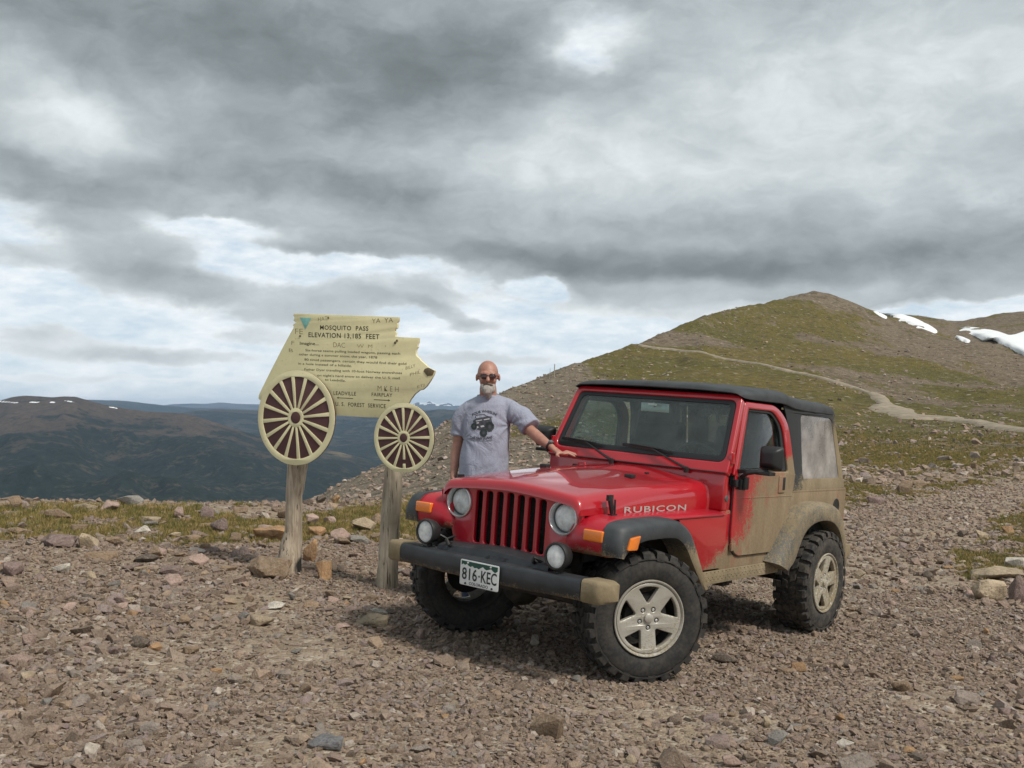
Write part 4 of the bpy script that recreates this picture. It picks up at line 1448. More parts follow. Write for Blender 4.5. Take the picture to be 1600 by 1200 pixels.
grille()
for sgn in (1, -1):
    h = MB().lathe([(.0985, .450), (.1035, .458), (.1015, .468), (.0955, .471), (.0915, .465), (.0885, .445), (.0885, .425)], 48, 'x', (0, sgn * .414, .943)).build('headlight', M['chrome'], car, smooth=50)
    MB().lathe([(.0890, .440), (.0850, .420), (.0800, .405)], 40, 'x', (0, sgn * .414, .943)).build('lamp_surround', M['lampgrey'], h, smooth=50)
    MB().lathe([(.080, .418), (.070, .395), (.050, .372), (.028, .360), (.016, .362), (.012, .395), (.0001, .398)], 40, 'x', (0, sgn * .414, .943)).build('reflector', M['reflector'], h, smooth=60)
    lm = MB().lathe([(.084, .420), (.078, .436), (.060, .449), (.035, .456), (.0001, .459)], 40, 'x', (0, sgn * .414, .943)).build('lens', M['lensglass'], h, smooth=70)

# ---- front fenders
def fender(sgn):
    mb = MB()
    # profile along x: top line then nose curling down and a little back
    prof = [(-.88, .969), (-.5, .969), (0, .969), (.30, .966), (.40, .958), (.455, .940), (.488, .912), (.503, .87), (.505, .83), (.495, .79), (.47, .765)]
    secs = []
    for (x, z) in prof:
        secs.append([(x, sgn * y, z + dz) for (y, dz) in ((.49, .0), (.56, .004), (.62, .004), (.70, .002), (.735, -.004), (.750, -.020))])
    # near the nose the inner edge follows the grille
    for i, (x, z) in enumerate(prof):
        if z < .95:
            yi = np.interp(z, [.655, .72, .95], [.435, .455, .545])
            secs[i][0] = (x - .05, sgn * (yi - .05), z); secs[i][1] = (x - .012, sgn * (yi + .02), z); secs[i][4] = (x - .006, sgn * .755, z - .0); secs[i][5] = (x - .03, sgn * .768, z)
            secs[i][2] = (x, sgn * .60, z)
    mb.loft(secs, cap=False)
    o = mb.build('front_fender', M['fender'], car, smooth=45)
    sol = o.modifiers.new('thick', 'SOLIDIFY'); sol.thickness = .012; sol.offset = 0
    # rear body side between wheel and door
    out = [(-.30, .958), (-.86, .958), (-.985, .962), (-.985, .60), (-.56, .60), (-.47, .70), (-.38, .84), (-.33, .90)]
    plate('fender_side', [out], .012, .004, M['paint'], car, mir(sgn, side_fn(.738)))
    # turn signal
    l = MB().box((.506, sgn * .674, .877), (.035, .135, .066)).build('turn_signal', M['amber'], car, bevel=.010, seg=3)
    return o


for sgn in (1, -1): fender(sgn)

# ---- flares
def flare(sgn, pts, name, mat, y0=.745, out=.115, thick=True):
    """pts: (outer x, z, inner x, z)"""
    # resample smooth
    n = len(pts); st = []
    for i in range(n - 1):
        for k in range(5):
            t = k / 5
            p0, p1, p2, p3 = (pts[max(i - 1, 0)], pts[i], pts[i + 1], pts[min(i + 2, n - 1)])
            st.append([.5 * ((2 * p1[j]) + (p2[j] - p0[j]) * t + (2 * p0[j] - 5 * p1[j] + 4 * p2[j] - p3[j]) * t * t + (3 * p1[j] - p0[j] - 3 * p2[j] + p3[j]) * t ** 3) for j in range(4)])
    st.append(list(pts[-1]))
    secs = []
    for (ax, az, bx, bz) in st:
        def L(f): return (ax + (bx - ax) * f, az + (bz - az) * f)
        q = [(L(-.05), y0 - .01), (L(-.03), y0 + out * .35), (L(.03), y0 + out * .68), (L(.14), y0 + out * .90), (L(.32), y0 + out), (L(.85), y0 + out * 1.0), (L(1.0), y0 + out * .94), (L(1.03), y0 + out * .80), (L(.98), y0 - .05)]
        secs.append([(c[0], sgn * y, c[1]) for c, y in q])
    mb = MB(); mb.loft(secs, close=True, cap=True)
    return mb.build(name, mat, car, smooth=38)


FF = [(.500, .775, .46, .768), (.512, .835, .42, .800), (.500, .90, .34, .838), (.455, .950, .24, .858), (.30, .968, .12, .862), (.05, .972, 0, .862), (-.10, .965, -.10, .855), (-.20, .940, -.18, .825), (-.29, .880, -.245, .775), (-.37, .78, -.31, .70), (-.46, .64, -.40, .60), (-.545, .515, -.49, .505)]
RF = [(-1.52, .60, -1.70, .535), (-1.60, .68, -1.80, .60), (-1.72, .80, -1.87, .70), (-1.84, .92, -1.95, .79), (-1.97, .985, -2.06, .845), (-2.15, 1.005, -2.20, .870), (-2.38, 1.00, -2.37, .868), (-2.55, .965, -2.50, .835), (-2.65, .88, -2.60, .77), (-2.72, .74, -2.665, .68), (-2.745, .62, -2.70, .60)]
for sgn in (1, -1):
    f = flare(sgn, FF, 'front_flare', M['flare'])
    flare(sgn, RF, 'rear_flare', M['rflare'])
    # side marker
    sm = plate('side_marker', [rnd([(.455, .815), (.355, .812), (.325, .895), (.425, .885)], .012, 3)], .02, .005, M['amber'], f, mir(sgn, lambda u, v, w: (u - .005, .862 + w, v)))

# ---- doors
def door(sgn):
    y0 = .752
    low = rnd([(-.985, 1.225), (-.975, .83), (-.985, .735), (-1.07, .668), (-1.64, .662), (-1.755, .74), (-1.83, .92), (-1.895, 1.09), (-1.918, 1.225)], [.01, .0, .05, .07, .10, .08, .05, .05, .01], 4)
    seal = [(x + (x + 1.45) * .014, z + (z - .95) * .022 - (0 if z > 1.2 else .0)) for x, z in low]
    plate('door_gap', [[(x, min(z, 1.222)) for x, z in seal]], .008, .001, M['seal'], car, mir(sgn, side_fn(.7435)))
    mat = M['paint'] if sgn > 0 else M['hoodpaint']
    d = plate('door', [low], .018, .006, mat, car, mir(sgn, side_fn(y0)), seg=3)
    # pressed line under the handle
    MB().box((-1.44, sgn * (y0 + .0085), 1.062), (.90, .006, .008)).build('crease', mat, d, bevel=.002)
    # window frame
    ofr = rnd([(-.955, 1.215), (-1.172, 1.722), (-1.66, 1.715), (-1.845, 1.60), (-1.915, 1.215)], [.02, .03, .10, .16, .02], 6)
    ifr = rnd([(-1.035, 1.238), (-1.218, 1.672), (-1.60, 1.668), (-1.745, 1.565), (-1.80, 1.238)], [.015, .02, .06, .10, .02], 6)
    iifr = rnd([(-1.065, 1.252), (-1.235, 1.655), (-1.585, 1.650), (-1.705, 1.555), (-1.735, 1.252)], [.015, .02, .05, .08, .02], 6)
    plate('window_frame', [ofr, ifr], .030, .010, mat, d, mir(sgn, side_fn(y0 - .004, True)), seg=3)
    plate('window_seal', [ifr, iifr], .02, .004, M['seal'], d, mir(sgn, side_fn(y0 - .012, True)))
    plate('window_glass', [iifr], .004, .0005, M['sideglass'], d, mir(sgn, side_fn(y0 - .016, True)))
    # handle: recessed paddle
    MB().box((-1.69, sgn * (y0 + .010), 1.148), (.105, .014, .125)).build('handle', mat, d, bevel=.012, seg=3)
    MB().box((-1.715, sgn * (y0 + .0155), 1.152), (.040, .008, .092)).build('handle_recess', M['seal'], d, bevel=.006)
    # hinges
    for z in (1.165, .735):
        if sgn < 0 and z > 1: MB().box((-1.10, sgn * (y0 + .012), z), (.09, .016, .06)).build('mirror_bracket', M['black'], d, bevel=.004)
        elif z > 1: MB().box((-1.065, sgn * (y0 + .024), z), (.115, .030, .085)).box((-.99, sgn * (y0 + .012), z), (.05, .026, .05)).tube([(-1.04, sgn * (y0 + .044), z - .045), (-1.04, sgn * (y0 + .044), z + .045)], .010, 8).build('mirror_bracket', M['black'], d, bevel=.006)
        else: MB().box((-1.00, sgn * (y0 + .010), z), (.06, .020, .05)).build('hinge', mat, d, bevel=.005)
    # mirror on its arm
    m_ = MB().tube([(-1.02, sgn * (y0 + .03), 1.205), (-1.00, sgn * (y0 + .08), 1.240), (-1.01, sgn * (y0 + .15), 1.255), (-1.06, sgn * (y0 + .20), 1.262)], [.016, .016, .015, .02], 8).box((-1.05, sgn * (y0 + (.12 if sgn > 0 else .19)), 1.248), (.09, .24 if sgn > 0 else .08, .024)).build('mirror', M['black'], car, bevel=.004)
    hd = [rnd([(-.088, -.082), (.088, -.085), (.092, .085), (-.09, .078)], .03, 5)]
    def mf(u, v, w):
        k = 1 - .45 * max(0, (w + .04) / .08) ** 2
        return (-1.065 + w + u * .10, sgn * (y0 + .205) + u * k * sgn, 1.352 + v * k)
    plate('mirror_housing', hd, .085, .022, M['black'], m_, mf, seg=4)
    plate('mirror_glass', [rnd([(-.078, -.072), (.078, -.075), (.08, .075), (-.08, .068)], .025, 4)], .004, .001, M['chrome'], m_, lambda u, v, w: (-1.112 + u * .10, sgn * (y0 + .205) + u * sgn, 1.352 + v))
    # trail badge on the cowl side
    return d


for sgn in (1, -1): door(sgn)
MB().lathe([(.0001, .750), (.020, .750), (.022, .747), (.022, .742)], 24, 'y', (-.905, -.002, 1.062)).build('round_badge', pmat('badge_grey', (.16, .16, .16), .4, .6, bump=.6, bscale=160), car, smooth=40)

# ---- windshield
WS = (-.905, 1.300, -.4829)       # x at z0, z0, dx/dz


def wfn(off=0.0):
    n = Vector((1, 0, .4829)).normalized()
    return lambda u, v, w: (WS[0] + (v - WS[1]) * WS[2] + n.x * (w + off), u, v + n.z * (w + off))


o_ = rnd([(-.755, 1.225), (.755, 1.225), (.752, 1.32), (.700, 1.762), (-.700, 1.762), (-.752, 1.32)], [.02, .02, .1, .055, .055, .1], 5)
i_ = rnd([(-.712, 1.300), (.712, 1.300), (.664, 1.722), (-.664, 1.722)], [.06, .06, .05, .05], 6)
j_ = rnd([(-.672, 1.342), (.672, 1.342), (.630, 1.694), (-.630, 1.694)], [.05, .05, .045, .045], 6)
wf = plate('windshield_frame', [o_, i_], .060, .012, M['hoodpaint'], car, wfn(-.022), seg=3)
plate('windshield_seal', [[(u * .999, v) for u, v in i_], j_], .024, .006, M['seal'], wf, wfn(-.010))
plate('windshield_glass', [j_], .005, .001, M['glass'], wf, wfn(-.006))
# lower cover strip with a dark joint
MB().tube([(-.880 + .016, -.74, 1.232), (-.880 + .016, .74, 1.232)], .005, 6).build('frame_joint', M['seal'], wf)
for sgn in (1, -1):
    MB().box((-.93, sgn * .752, 1.33), (.05, .02, .075)).build('frame_hinge', M['hoodpaint'], wf, bevel=.005)
# wipers: (pivot y), blade from y a to b
for (py_, ya, yb) in ((-.16, -.66, -.285), (.455, -.115, .30)):
    piv = Vector((-.842, py_, 1.232))
    f = wfn(.024)
    e = Vector(f((ya * .42 + yb * .58), 1.335, 0))
    a = Vector(f(ya, 1.348, -.006)); b = Vector(f(yb, 1.322, -.006))
    w_ = MB().tube([piv + Vector((-.01, 0, -.02)), piv + Vector((.0, 0, .012))], [.020, .017], 10).tube([piv + Vector((0, 0, .006)), piv.lerp(e, .25) + Vector((.010, 0, .006)), e + Vector((.008, 0, .006))], [(.016, .010), (.013, .008), (.006, .005)], 8).build('wiper', M['black'], car, smooth=40)
    MB().tube([a, a.lerp(b, .5) + Vector((.004, 0, 0)), b], [(.005, .012), (.007, .017), (.005, .012)], 6).tube([a.lerp(b, .16) + Vector((.008, 0, .01)), e + Vector((.014, 0, .008)), a.lerp(b, .84) + Vector((.008, 0, .01))], .006, 6).build('wiper_blade', M['black'], w_, smooth=40)

# ---- front bumper
def bsec(y):
    a = abs(y)
    fx = np.interp(a, [0, .34, .50, .60, .713], [.690, .688, .672, .665, .660])
    zt = np.interp(a, [0, .34, .50, .713], [.648, .648, .646, .645]); zb = np.interp(a, [0, .34, .50, .713], [.524, .524, .527, .527])
    return [(fx - .13, y, zt), (fx - .022, y, zt + .002), (fx - .006, y, zt - .006), (fx, y, zt - .022), (fx + .002, y, (zt + zb) / 2), (fx - .002, y, zb + .016), (fx - .018, y, zb), (fx - .12, y, zb - .002)]


mb = MB(); mb.loft([bsec(y) for y in np.linspace(-.710, .710, 41)], close=True)
bump_ = mb.build('front_bumper', M['bumper'], car, smooth=45)
for sgn in (1, -1):
    secs = []
    for t in np.linspace(0, 1, 10):
        y = .716 + .142 * t
        k = max(0, (t - .7) / .3)
        fx = .658 - .045 * k ** 2 - .004 * t
        zt = .652 - .014 * k ** 2; zb = .522 + .012 * k ** 2
        bx = .50
        secs.append([(bx, sgn * y, zt - .004), (fx - .022, sgn * y, zt), (fx - .007, sgn * y, zt - .007), (fx, sgn * y, zt - .022), (fx + .001, sgn * y, (zt + zb) / 2), (fx - .002, sgn * y, zb + .016), (fx - .018, sgn * y, zb), (bx, sgn * y, zb)])
    # rounded outer end
    last = secs[-1]; cz = .587
    secs.append([(p[0] - (.014 if p[0] > .52 else 0), sgn * .866, cz + (p[2] - cz) * .90) for p in last])
    mb = MB(); mb.loft(secs, close=True); mb.build('bumper_end_cap', M['cap'], car, smooth=45)
# valance behind the bumper, with lettering
def val_top(y): return .655
mb = MB()
mb.loft([[(.46, y, .715 - .03 * min(1, abs(y) / .5)), (.56, y, .712 - .03 * min(1, abs(y) / .5)), (.60, y, .70 - .03 * min(1, abs(y) / .5)), (.615, y, .64)] for y in np.linspace(-.44, .44, 9)], cap=False)
mb.build('bumper_cover', M['bumper'], car, smooth=45)
v_, f_, w_ = text_mesh('Jeep', .075, .002, .002)
k_ = .185 / w_
mobj('cover_lettering', [(.606 - (-p[2]) * .2 + .002 - p[1] * k_ * .30, .02 + p[0] * k_ - .05, .668 + p[1] * k_ * .52) for p in v_], f_, pmat('embossed', (.012, .013, .015), .6), bump_, fix=False)
# tow hooks / bracket
for sgn in (1, -1):
    MB().tube([(.50, sgn * .36, .66), (.60, sgn * .365, .70), (.625, sgn * .35, .715), (.62, sgn * .335, .69), (.57, sgn * .33, .66)], .012, 8).build('tow_hook', M['black'], car, smooth=40)
    MB().box((.15, sgn * .36, .58), (.85, .07, .11)).build('frame_rail', M['steel'], car, bevel=.008)
# fog lamps
for sgn in (1, -1):
    c = (0, sgn * .517, .745)
    h = MB().lathe([(.0001, .545), (.045, .548), (.068, .575), (.078, .61), (.081, .640), (.077, .652), (.068, .654), (.066, .640)], 36, 'x', c).tube([(.60, sgn * .517, .672), (.60, sgn * .517, .645)], .018, 10).box((.60, sgn * .517, .650), (.06, .05, .012)).tube([(.56, sgn * .517, .74), (.50, sgn * .46, .70), (.47, sgn * .42, .72)], .008, 6).build('fog_lamp', M['black'], car, smooth=50)
    MB().lathe([(.067, .636), (.055, .612), (.035, .592), (.012, .585), (.010, .61), (.0001, .612)], 32, 'x', c).build('reflector', M['reflector'], h, smooth=60)
    MB().lathe([(.0675, .640), (.060, .647), (.035, .652), (.0001, .654)], 32, 'x', c).build('lens', M['lensglass'], h, smooth=70)

# ---- licence plate
pl_x = .706
pb = plate('license_plate', [rnd([(-.1525, -.076), (.1525, -.076), (.1525, .076), (-.1525, .076)], .012, 4)], .003, .0008, M['white'], car, lambda u, v, w: (pl_x + w + v * .03, u + .009, .5604 + v))
MB().box((.690, .009, .545), (.02, .20, .05)).build('plate_bracket', M['black'], car)
def pf(u, v, e): return (pl_x + .0022 + e + v * .03, u + .009, .5604 + v)
hill_ = [(-.143, .068), (-.143, .042), (-.128, .050), (-.115, .044), (-.100, .052), (-.086, .043), (-.070, .038), (-.055, .046), (-.040, .036), (-.022, .040), (-.004, .034), (.014, .046), (.028, .052), (.040, .044), (.056, .038), (.074, .044), (.092, .050), (.106, .040), (.124, .032), (.143, .044), (.143, .068)]
g1 = mobj('plate_mountains', [pf(u, v, 0) for u, v in hill_], [tuple(range(len(hill_)))], M['green'], pb)
def plate_text(s, cx, base, height, width, mat, off=.002):
    v, f, w = text_mesh(s, 1.0, .012, 0)
    hh = max(p[1] for p in v)
    return mobj('plate_lettering', [pf(cx + (p[0] / w - .5) * width, base + p[1] / hh * height, .0012) for p in v], f, mat, pb, fix=False)
plate_text('816', -.075, -.040, .070, .120, M['ink'])
plate_text('KEC', .078, -.040, .070, .122, M['ink'])
mobj('plate_lettering', [pf(.002 + x, -.008 + z, .0012) for x, z in circ(.006, 8)], [tuple(range(8))], M['ink'], pb)
plate_text('COLORADO', 0, -.068, .017, .150, M['ink'])
for sx, sz, mt in ((-.105, -.064, 'ink'), (.105, -.064, 'ink'), (-.09, .060, 'chrome'), (.09, .060, 'chrome')):
    MB().lathe([(.0001, .006), (.006, .005), (.0065, .0)], 10, 'x', pf(sx, sz, 0)).build('plate_bolt', M[mt], pb)

# ---- side lettering
for sgn in (1, -1):
    v_, f_, w_ = text_mesh('RUBICON', 1.0, .018, 0, 1.12)
    hh = max(p[1] for p in v_)
    x0, x1 = .066, -.606
    def lf(p):
        t = p[0] / w_
        if sgn < 0: t = 1 - t
        x = x0 + (x1 - x0) * t
        z = .976 + p[1] / hh * .036 * (1.0)
        w = .553 + .072 * ((.46 - x) / 1.32) ** 1.1 + .0045
        return (x, sgn * w, z + .004)
    mobj('side_lettering', [lf(p) for p in v_], f_, M['rubmetal'], car, fix=False)

# ---- rocker guards of diamond plate
for sgn in (1, -1):
    r_ = plate('rocker_guard', [[(-.585, .592), (-.545, .505), (-1.735, .508), (-1.735, .592)]], .014, .004, M['cap'], car, mir(sgn, side_fn(.752)))
    mb = MB()
    for i in range(44):
        for j in range(3):
            x = -.60 - i * .0262; z = .527 + j * .024 + (i % 2) * .008
            a = .6 if (i + j) % 2 else -.6
            dx, dz = math.cos(a) * .010, math.sin(a) * .010
            nx, nz = -math.sin(a) * .0032, math.cos(a) * .0032
            y = sgn * .7592; yt = sgn * .7628
            mb.add([(x - dx, y, z - dz), (x + nx, y, z + nz), (x + dx, y, z + dz), (x - nx, y, z - nz), (x, yt, z)], [(0, 1, 4), (1, 2, 4), (2, 3, 4), (3, 0, 4)])
    t_ = mb.build('tread_pattern', M['cap'], r_)
    t_['kind'] = 'stuff'

# ---- soft top
def roof_sec(x, zc, zs, w, dropz):
    """one cross-section of the canvas: skirt, shoulder, crown"""
    half = [(w + .012, zs - dropz), (w + .014, zs - dropz * .5), (w + .004, zs - .012), (w - .02, zs + .004), (w - .06, zs + (zc - zs) * .35), (w * .75, zs + (zc - zs) * .70), (w * .4, zs + (zc - zs) * .93)]
    return [(x, y, z) for y, z in half] + [(x, 0, zc)] + [(x, -y, z) for y, z in half[::-1]]


rs = [(-1.085, 1.768, 1.762, .690, .014), (-1.098, 1.792, 1.776, .694, .024), (-1.13, 1.806, 1.783, .696, .045), (-1.25, 1.820, 1.790, .696, .056), (-1.45, 1.828, 1.797, .694, .064), (-1.65, 1.832, 1.800, .690, .068), (-1.78, 1.836, 1.802, .688, .072),
      (-1.86, 1.830, 1.792, .686, .072), (-1.95, 1.812, 1.775, .684, .072), (-2.10, 1.797, 1.764, .682, .072), (-2.35, 1.786, 1.757, .680, .070), (-2.60, 1.776, 1.750, .678, .068), (-2.70, 1.768, 1.744, .676, .064), (-2.735, 1.745, 1.728, .674, .052), (-2.75, 1.70, 1.695, .672, .02)]
rs = [(a, b + .018, c + .006, d, e + .006) for a, b, c, d, e in rs]
mb = MB(); mb.loft([roof_sec(*r) for r in rs], cap=False)
st = mb.build('soft_top', M['softtop'], car, smooth=60)
st.modifiers.new('sub', 'SUBSURF').levels = 2
st.modifiers['sub'].render_levels = 2
so = st.modifiers.new('thick', 'SOLIDIFY'); so.thickness = .008; so.offset = -1
dm = st.modifiers.new('ruck', 'DISPLACE')
tx = bpy.data.textures.new('canvas_ruck', 'CLOUDS'); tx.noise_scale = .22; dm.texture = tx; dm.strength = .016; dm.mid_level = .5
for sgn in (1, -1):
    def sf(u, v, w):
        t = (v - 1.09) / .62
        return (u - .0 * t, sgn * (.735 - .060 * t + w + .008 * math.sin(u * 9) * math.sin(v * 8)), v)
    o1 = rnd([(-1.93, 1.094), (-1.925, 1.26), (-1.86, 1.62), (-1.80, 1.725), (-2.735, 1.70), (-2.80, 1.45), (-2.925, 1.094)], [0, .02, .1, .02, .03, .3, .02], 5)
    h1 = rnd([(-2.11, 1.18), (-2.10, 1.662), (-2.68, 1.655), (-2.80, 1.18)], [.05, .05, .06, .03], 5)
    s_ = plate('soft_top_side', [o1, h1], .012, .003, M['topside'], st, sf)
    plate('side_window', [[(a * 1.0, b) for a, b in h1]], .003, .0005, M['vinyl'], st, sf)
    # fold strap inside the window
    MB().tube([sf(-2.33, 1.20, -.006), sf(-2.50, 1.36, -.008), sf(-2.56, 1.62, -.008)], [(.010, .003)] * 3, 6).build('window_crease', M['topside'], st)
# rear panel and window
plate('soft_top_rear', [rnd([(-.73, 1.10), (.73, 1.10), (.672, 1.70), (-.672, 1.70)], .02, 3), rnd([(-.50, 1.24), (.50, 1.24), (.47, 1.62), (-.47, 1.62)], .04, 4)], .012, .003, M['topside'], st, lambda u, v, w: (-2.928 + (v - 1.1) * .30 - w, u, v))
plate('rear_window', [rnd([(-.50, 1.24), (.50, 1.24), (.47, 1.62), (-.47, 1.62)], .04, 4)], .003, .0005, M['vinyl'], st, lambda u, v, w: (-2.925 + (v - 1.1) * .30 - w, u, v))

# ---- cabin
mb = MB()
for sgn in (1, -1):
    mb.tube([(-1.18, sgn * .60, 1.69), (-1.5, sgn * .60, 1.715), (-1.90, sgn * .59, 1.70)], .032, 10)
    mb.tube([(-1.90, sgn * .62, 1.05), (-1.90, sgn * .60, 1.60), (-1.92, sgn * .56, 1.70)], .034, 10)
    mb.tube([(-1.92, sgn * .56, 1.69), (-2.45, sgn * .58, 1.45), (-2.80, sgn * .60, 1.08)], .032, 10)
mb.tube([(-1.91, -.56, 1.70), (-1.91, 0, 1.715), (-1.91, .56, 1.70)], .036, 10)
mb.tube([(-1.19, -.60, 1.70), (-1.19, .60, 1.70)], .028, 10)
mb.build('roll_bar', M['black'], car, smooth=45)
for sgn in (1, -1):
    s_ = MB().box((-1.50, sgn * .36, .93), (.52, .50, .16)).build('seat', M['seat'], car, bevel=.045, seg=3)
    R_ = Matrix.Rotation(math.radians(-12), 3, 'Y')
    MB().box((-1.77, sgn * .36, 1.24), (.13, .48, .60), R_, .86).build('backrest', M['seat'], s_, bevel=.045, seg=3)
    MB().box((-1.845, sgn * .36, 1.60), (.10, .27, .20), R_, .85).tube([(-1.82, sgn * .36 - .05, 1.50), (-1.83, sgn * .36 - .05, 1.56)], .008, 6).build('headrest', M['seat'], s_, bevel=.04, seg=3)
MB().box((-2.45, 0, .98), (.42, .95, .14)).box((-2.66, 0, 1.20), (.10, .95, .36)).build('rear_seat', M['seat'], car, bevel=.04, seg=3)
mb = MB()
ring = [Vector((0, math.cos(t) * .185, math.sin(t) * .185)) for t in np.linspace(0, 2 * math.pi, 33)]
RY = Matrix.Rotation(math.radians(28), 3, 'Y')
cw = Vector((-1.20, .36, 1.24))
mb.tube([cw + RY @ p for p in ring], .014, 8, cap=False)
mb.tube([cw + RY @ Vector((0, -.17, 0)), cw + RY @ Vector((.02, 0, -.02)), cw + RY @ Vector((0, .17, 0))], [.014, .05, .014], 8)
mb.tube([cw + RY @ Vector((.02, 0, 0)), cw + Vector((.26, 0, -.10))], .03, 8)
mb.build('steering_wheel', M['black'], car, smooth=50)
MB().box((-1.135, 0, 1.635), (.025, .24, .065)).tube([(-1.10, 0, 1.67), (-1.125, 0, 1.64)], .01, 6).build('interior_mirror', M['chrome'], car, bevel=.01)
for y_ in (.36, -.36):
    MB().box((-1.16, y_ + .02, 1.672), (.10, .34, .018)).build('sun_visor', M['seat'], car, bevel=.005)
MB().box((-1.09, 0, 1.655), (.012, .07, .016)).build('toll_tag', M['white'], car)
# grab strap
MB().tube([(-1.14, .47, 1.68), (-1.15, .50, 1.60), (-1.15, .51, 1.56)], [(.022, .008), (.026, .010), (.018, .008)], 8).build('grab_strap', M['black'], car, smooth=50)

# ---- wheels
TR, TWD = .392, .262


def tyre_mesh():
    mb = MB()
    hw = TWD / 2
    prof = [(.212, -hw + .030), (.222, -hw + .018), (.245, -hw + .004), (.285, -hw - .004), (.330, -hw + .000), (.358, -hw + .014), (.372, -hw + .030), (.379, -hw + .055), (.381, 0)]
    prof = prof + [(r, -h) for r, h in prof[-2::-1]]
    mb.lathe(prof, 64, 'y')
    N = 26
    def block(a0, a1, y0, y1, r0, r1, sk=0.0, y0b=None):
        vs = []
        for (r, sh) in ((r0, 1.0), (r1, .86)):
            am, ym = (a0 + a1) / 2, (y0 + y1) / 2
            for (a, y) in ((a0, y0), (a1, y0), (a1, y1), (a0, y1)):
                aa = am + (a - am) * sh + sk * (y - ym); yy = ym + (y - ym) * sh
                vs.append((r * math.cos(aa), yy, r * math.sin(aa)))
        return vs, [(0, 3, 2, 1), (4, 5, 6, 7), (0, 1, 5, 4), (1, 2, 6, 5), (2, 3, 7, 6), (3, 0, 4, 7)]
    st = 2 * math.pi / N
    for k in range(N):
        a = k * st
        for s in (1, -1):
            o = a + (st / 2 if s < 0 else 0)
            ln = .028 if k % 2 else .0
            mb.add(*block(o, o + st * .60, s * .060, s * (.118), .374, .3935, 0))
            # shoulder lug wrapping on to the sidewall
            r0, r1 = (.372, .340) if k % 2 else (.372, .352)
            vs = []
            for (aa) in (o + st * .02, o + st * .58):
                for (r, y) in ((.3925, .112), (.384, .128), (r1, .1345), (r1, .125), (.366, .100)):
                    vs.append((r * math.cos(aa), s * y, r * math.sin(aa)))
            mb.add(vs, [(0, 1, 2, 3, 4), (9, 8, 7, 6, 5), (0, 5, 6, 1), (1, 6, 7, 2), (2, 7, 8, 3), (3, 8, 9, 4), (4, 9, 5, 0)])
            mb.add(*block(o + st * .15, o + st * .75, s * .006, s * .052, .374, .3935, .9 * s))
    # raised letters band on the sidewall, both sides
    for s in (1, -1):
        for k in range(0, 64):
            pass
        mb.lathe([(.352, s * .1295), (.354, s * .1335), (.347, s * .1345), (.345, s * .131)], 64, 'y')
    me_o = mb.build('tyre', M['tyre'], None, smooth=32)
    return me_o


def rim_parts():
    """face in the u,v plane, +w outward"""
    loops = [circ(.2085, 60)]
    # five windows between five spokes
    for k in range(5):
        a = math.radians(90 + 72 * k)      # window centre
        pts = []
        hs = math.radians(20.5)
        for t in np.linspace(-hs, hs, 8): pts.append((.186 * math.cos(a + t), .186 * math.sin(a + t)))
        pts.append((.088 * math.cos(a + .06), .088 * math.sin(a + .06)))
        pts.append((.088 * math.cos(a - .06), .088 * math.sin(a - .06)))
        loops.append(rnd(pts, .007, 3))
    for k in range(5):
        a = math.radians(90 + 36 + 72 * k)
        loops.append(circ(.0145, 14, (.057 * math.cos(a), .057 * math.sin(a))))
    def f(u, v, w):
        r = math.hypot(u, v)
        dish = .012 * max(0, (r - .10) / .10) - .010 * max(0, 1 - abs(r - .075) / .05) * 0
        return (u, .094 + dish + w * (1 if w > 0 else 1.0), v)
    face = plate('rim', loops, .034, .006, M['silver'], None, f, seg=3)
    mb = MB()
    mb.lathe([(.2235, .131), (.2265, .125), (.2235, .116), (.214, .112), (.209, .100), (.205, .06), (.198, .0), (.196, -.06), (.208, -.105), (.222, -.118), (.2235, -.126)], 64, 'y')
    lip = MB().lathe([(.2245, .133), (.228, .126), (.2245, .116), (.214, .112)], 64, 'y').lathe([(.2245, .133), (.219, .132), (.2125, .124), (.207, .112), (.2045, .095), (.202, .05)], 64, 'y').build('rim_lip', M['silver'], None, smooth=40)
    if False: mb.lathe([(.2235, .131), (.219, .130), (.2125, .124), (.207, .112), (.2045, .095), (.200, .06)], 64, 'y')
    mb.lathe([(.2235, -.126), (.216, -.122), (.204, -.10), (.192, -.06), (.194, .0), (.197, .05)], 64, 'y')
    barrel = mb.build('rim_barrel', M['barrel'], None, smooth=40)
    cap = MB().lathe([(.0001, .1265), (.020, .1262), (.027, .122), (.029, .108)], 32, 'y').build('centre_cap', M['silver'], None, smooth=40)
    nuts = MB().lathe([(.0001, .112), (.006, .112), (.0095, .108), (.010, .09)], 6, 'y').build('lug_nut', M['chrome'], None)
    hub = MB().lathe([(.0001, .078), (.135, .074), (.14, .068), (.14, .045), (.07, .04), (.06, -.04), (.035, -.06), (.0001, -.06)], 32, 'y').build('wheel', M['blackdull'], None, smooth=40)
    return face, barrel, cap, nuts, hub, lip


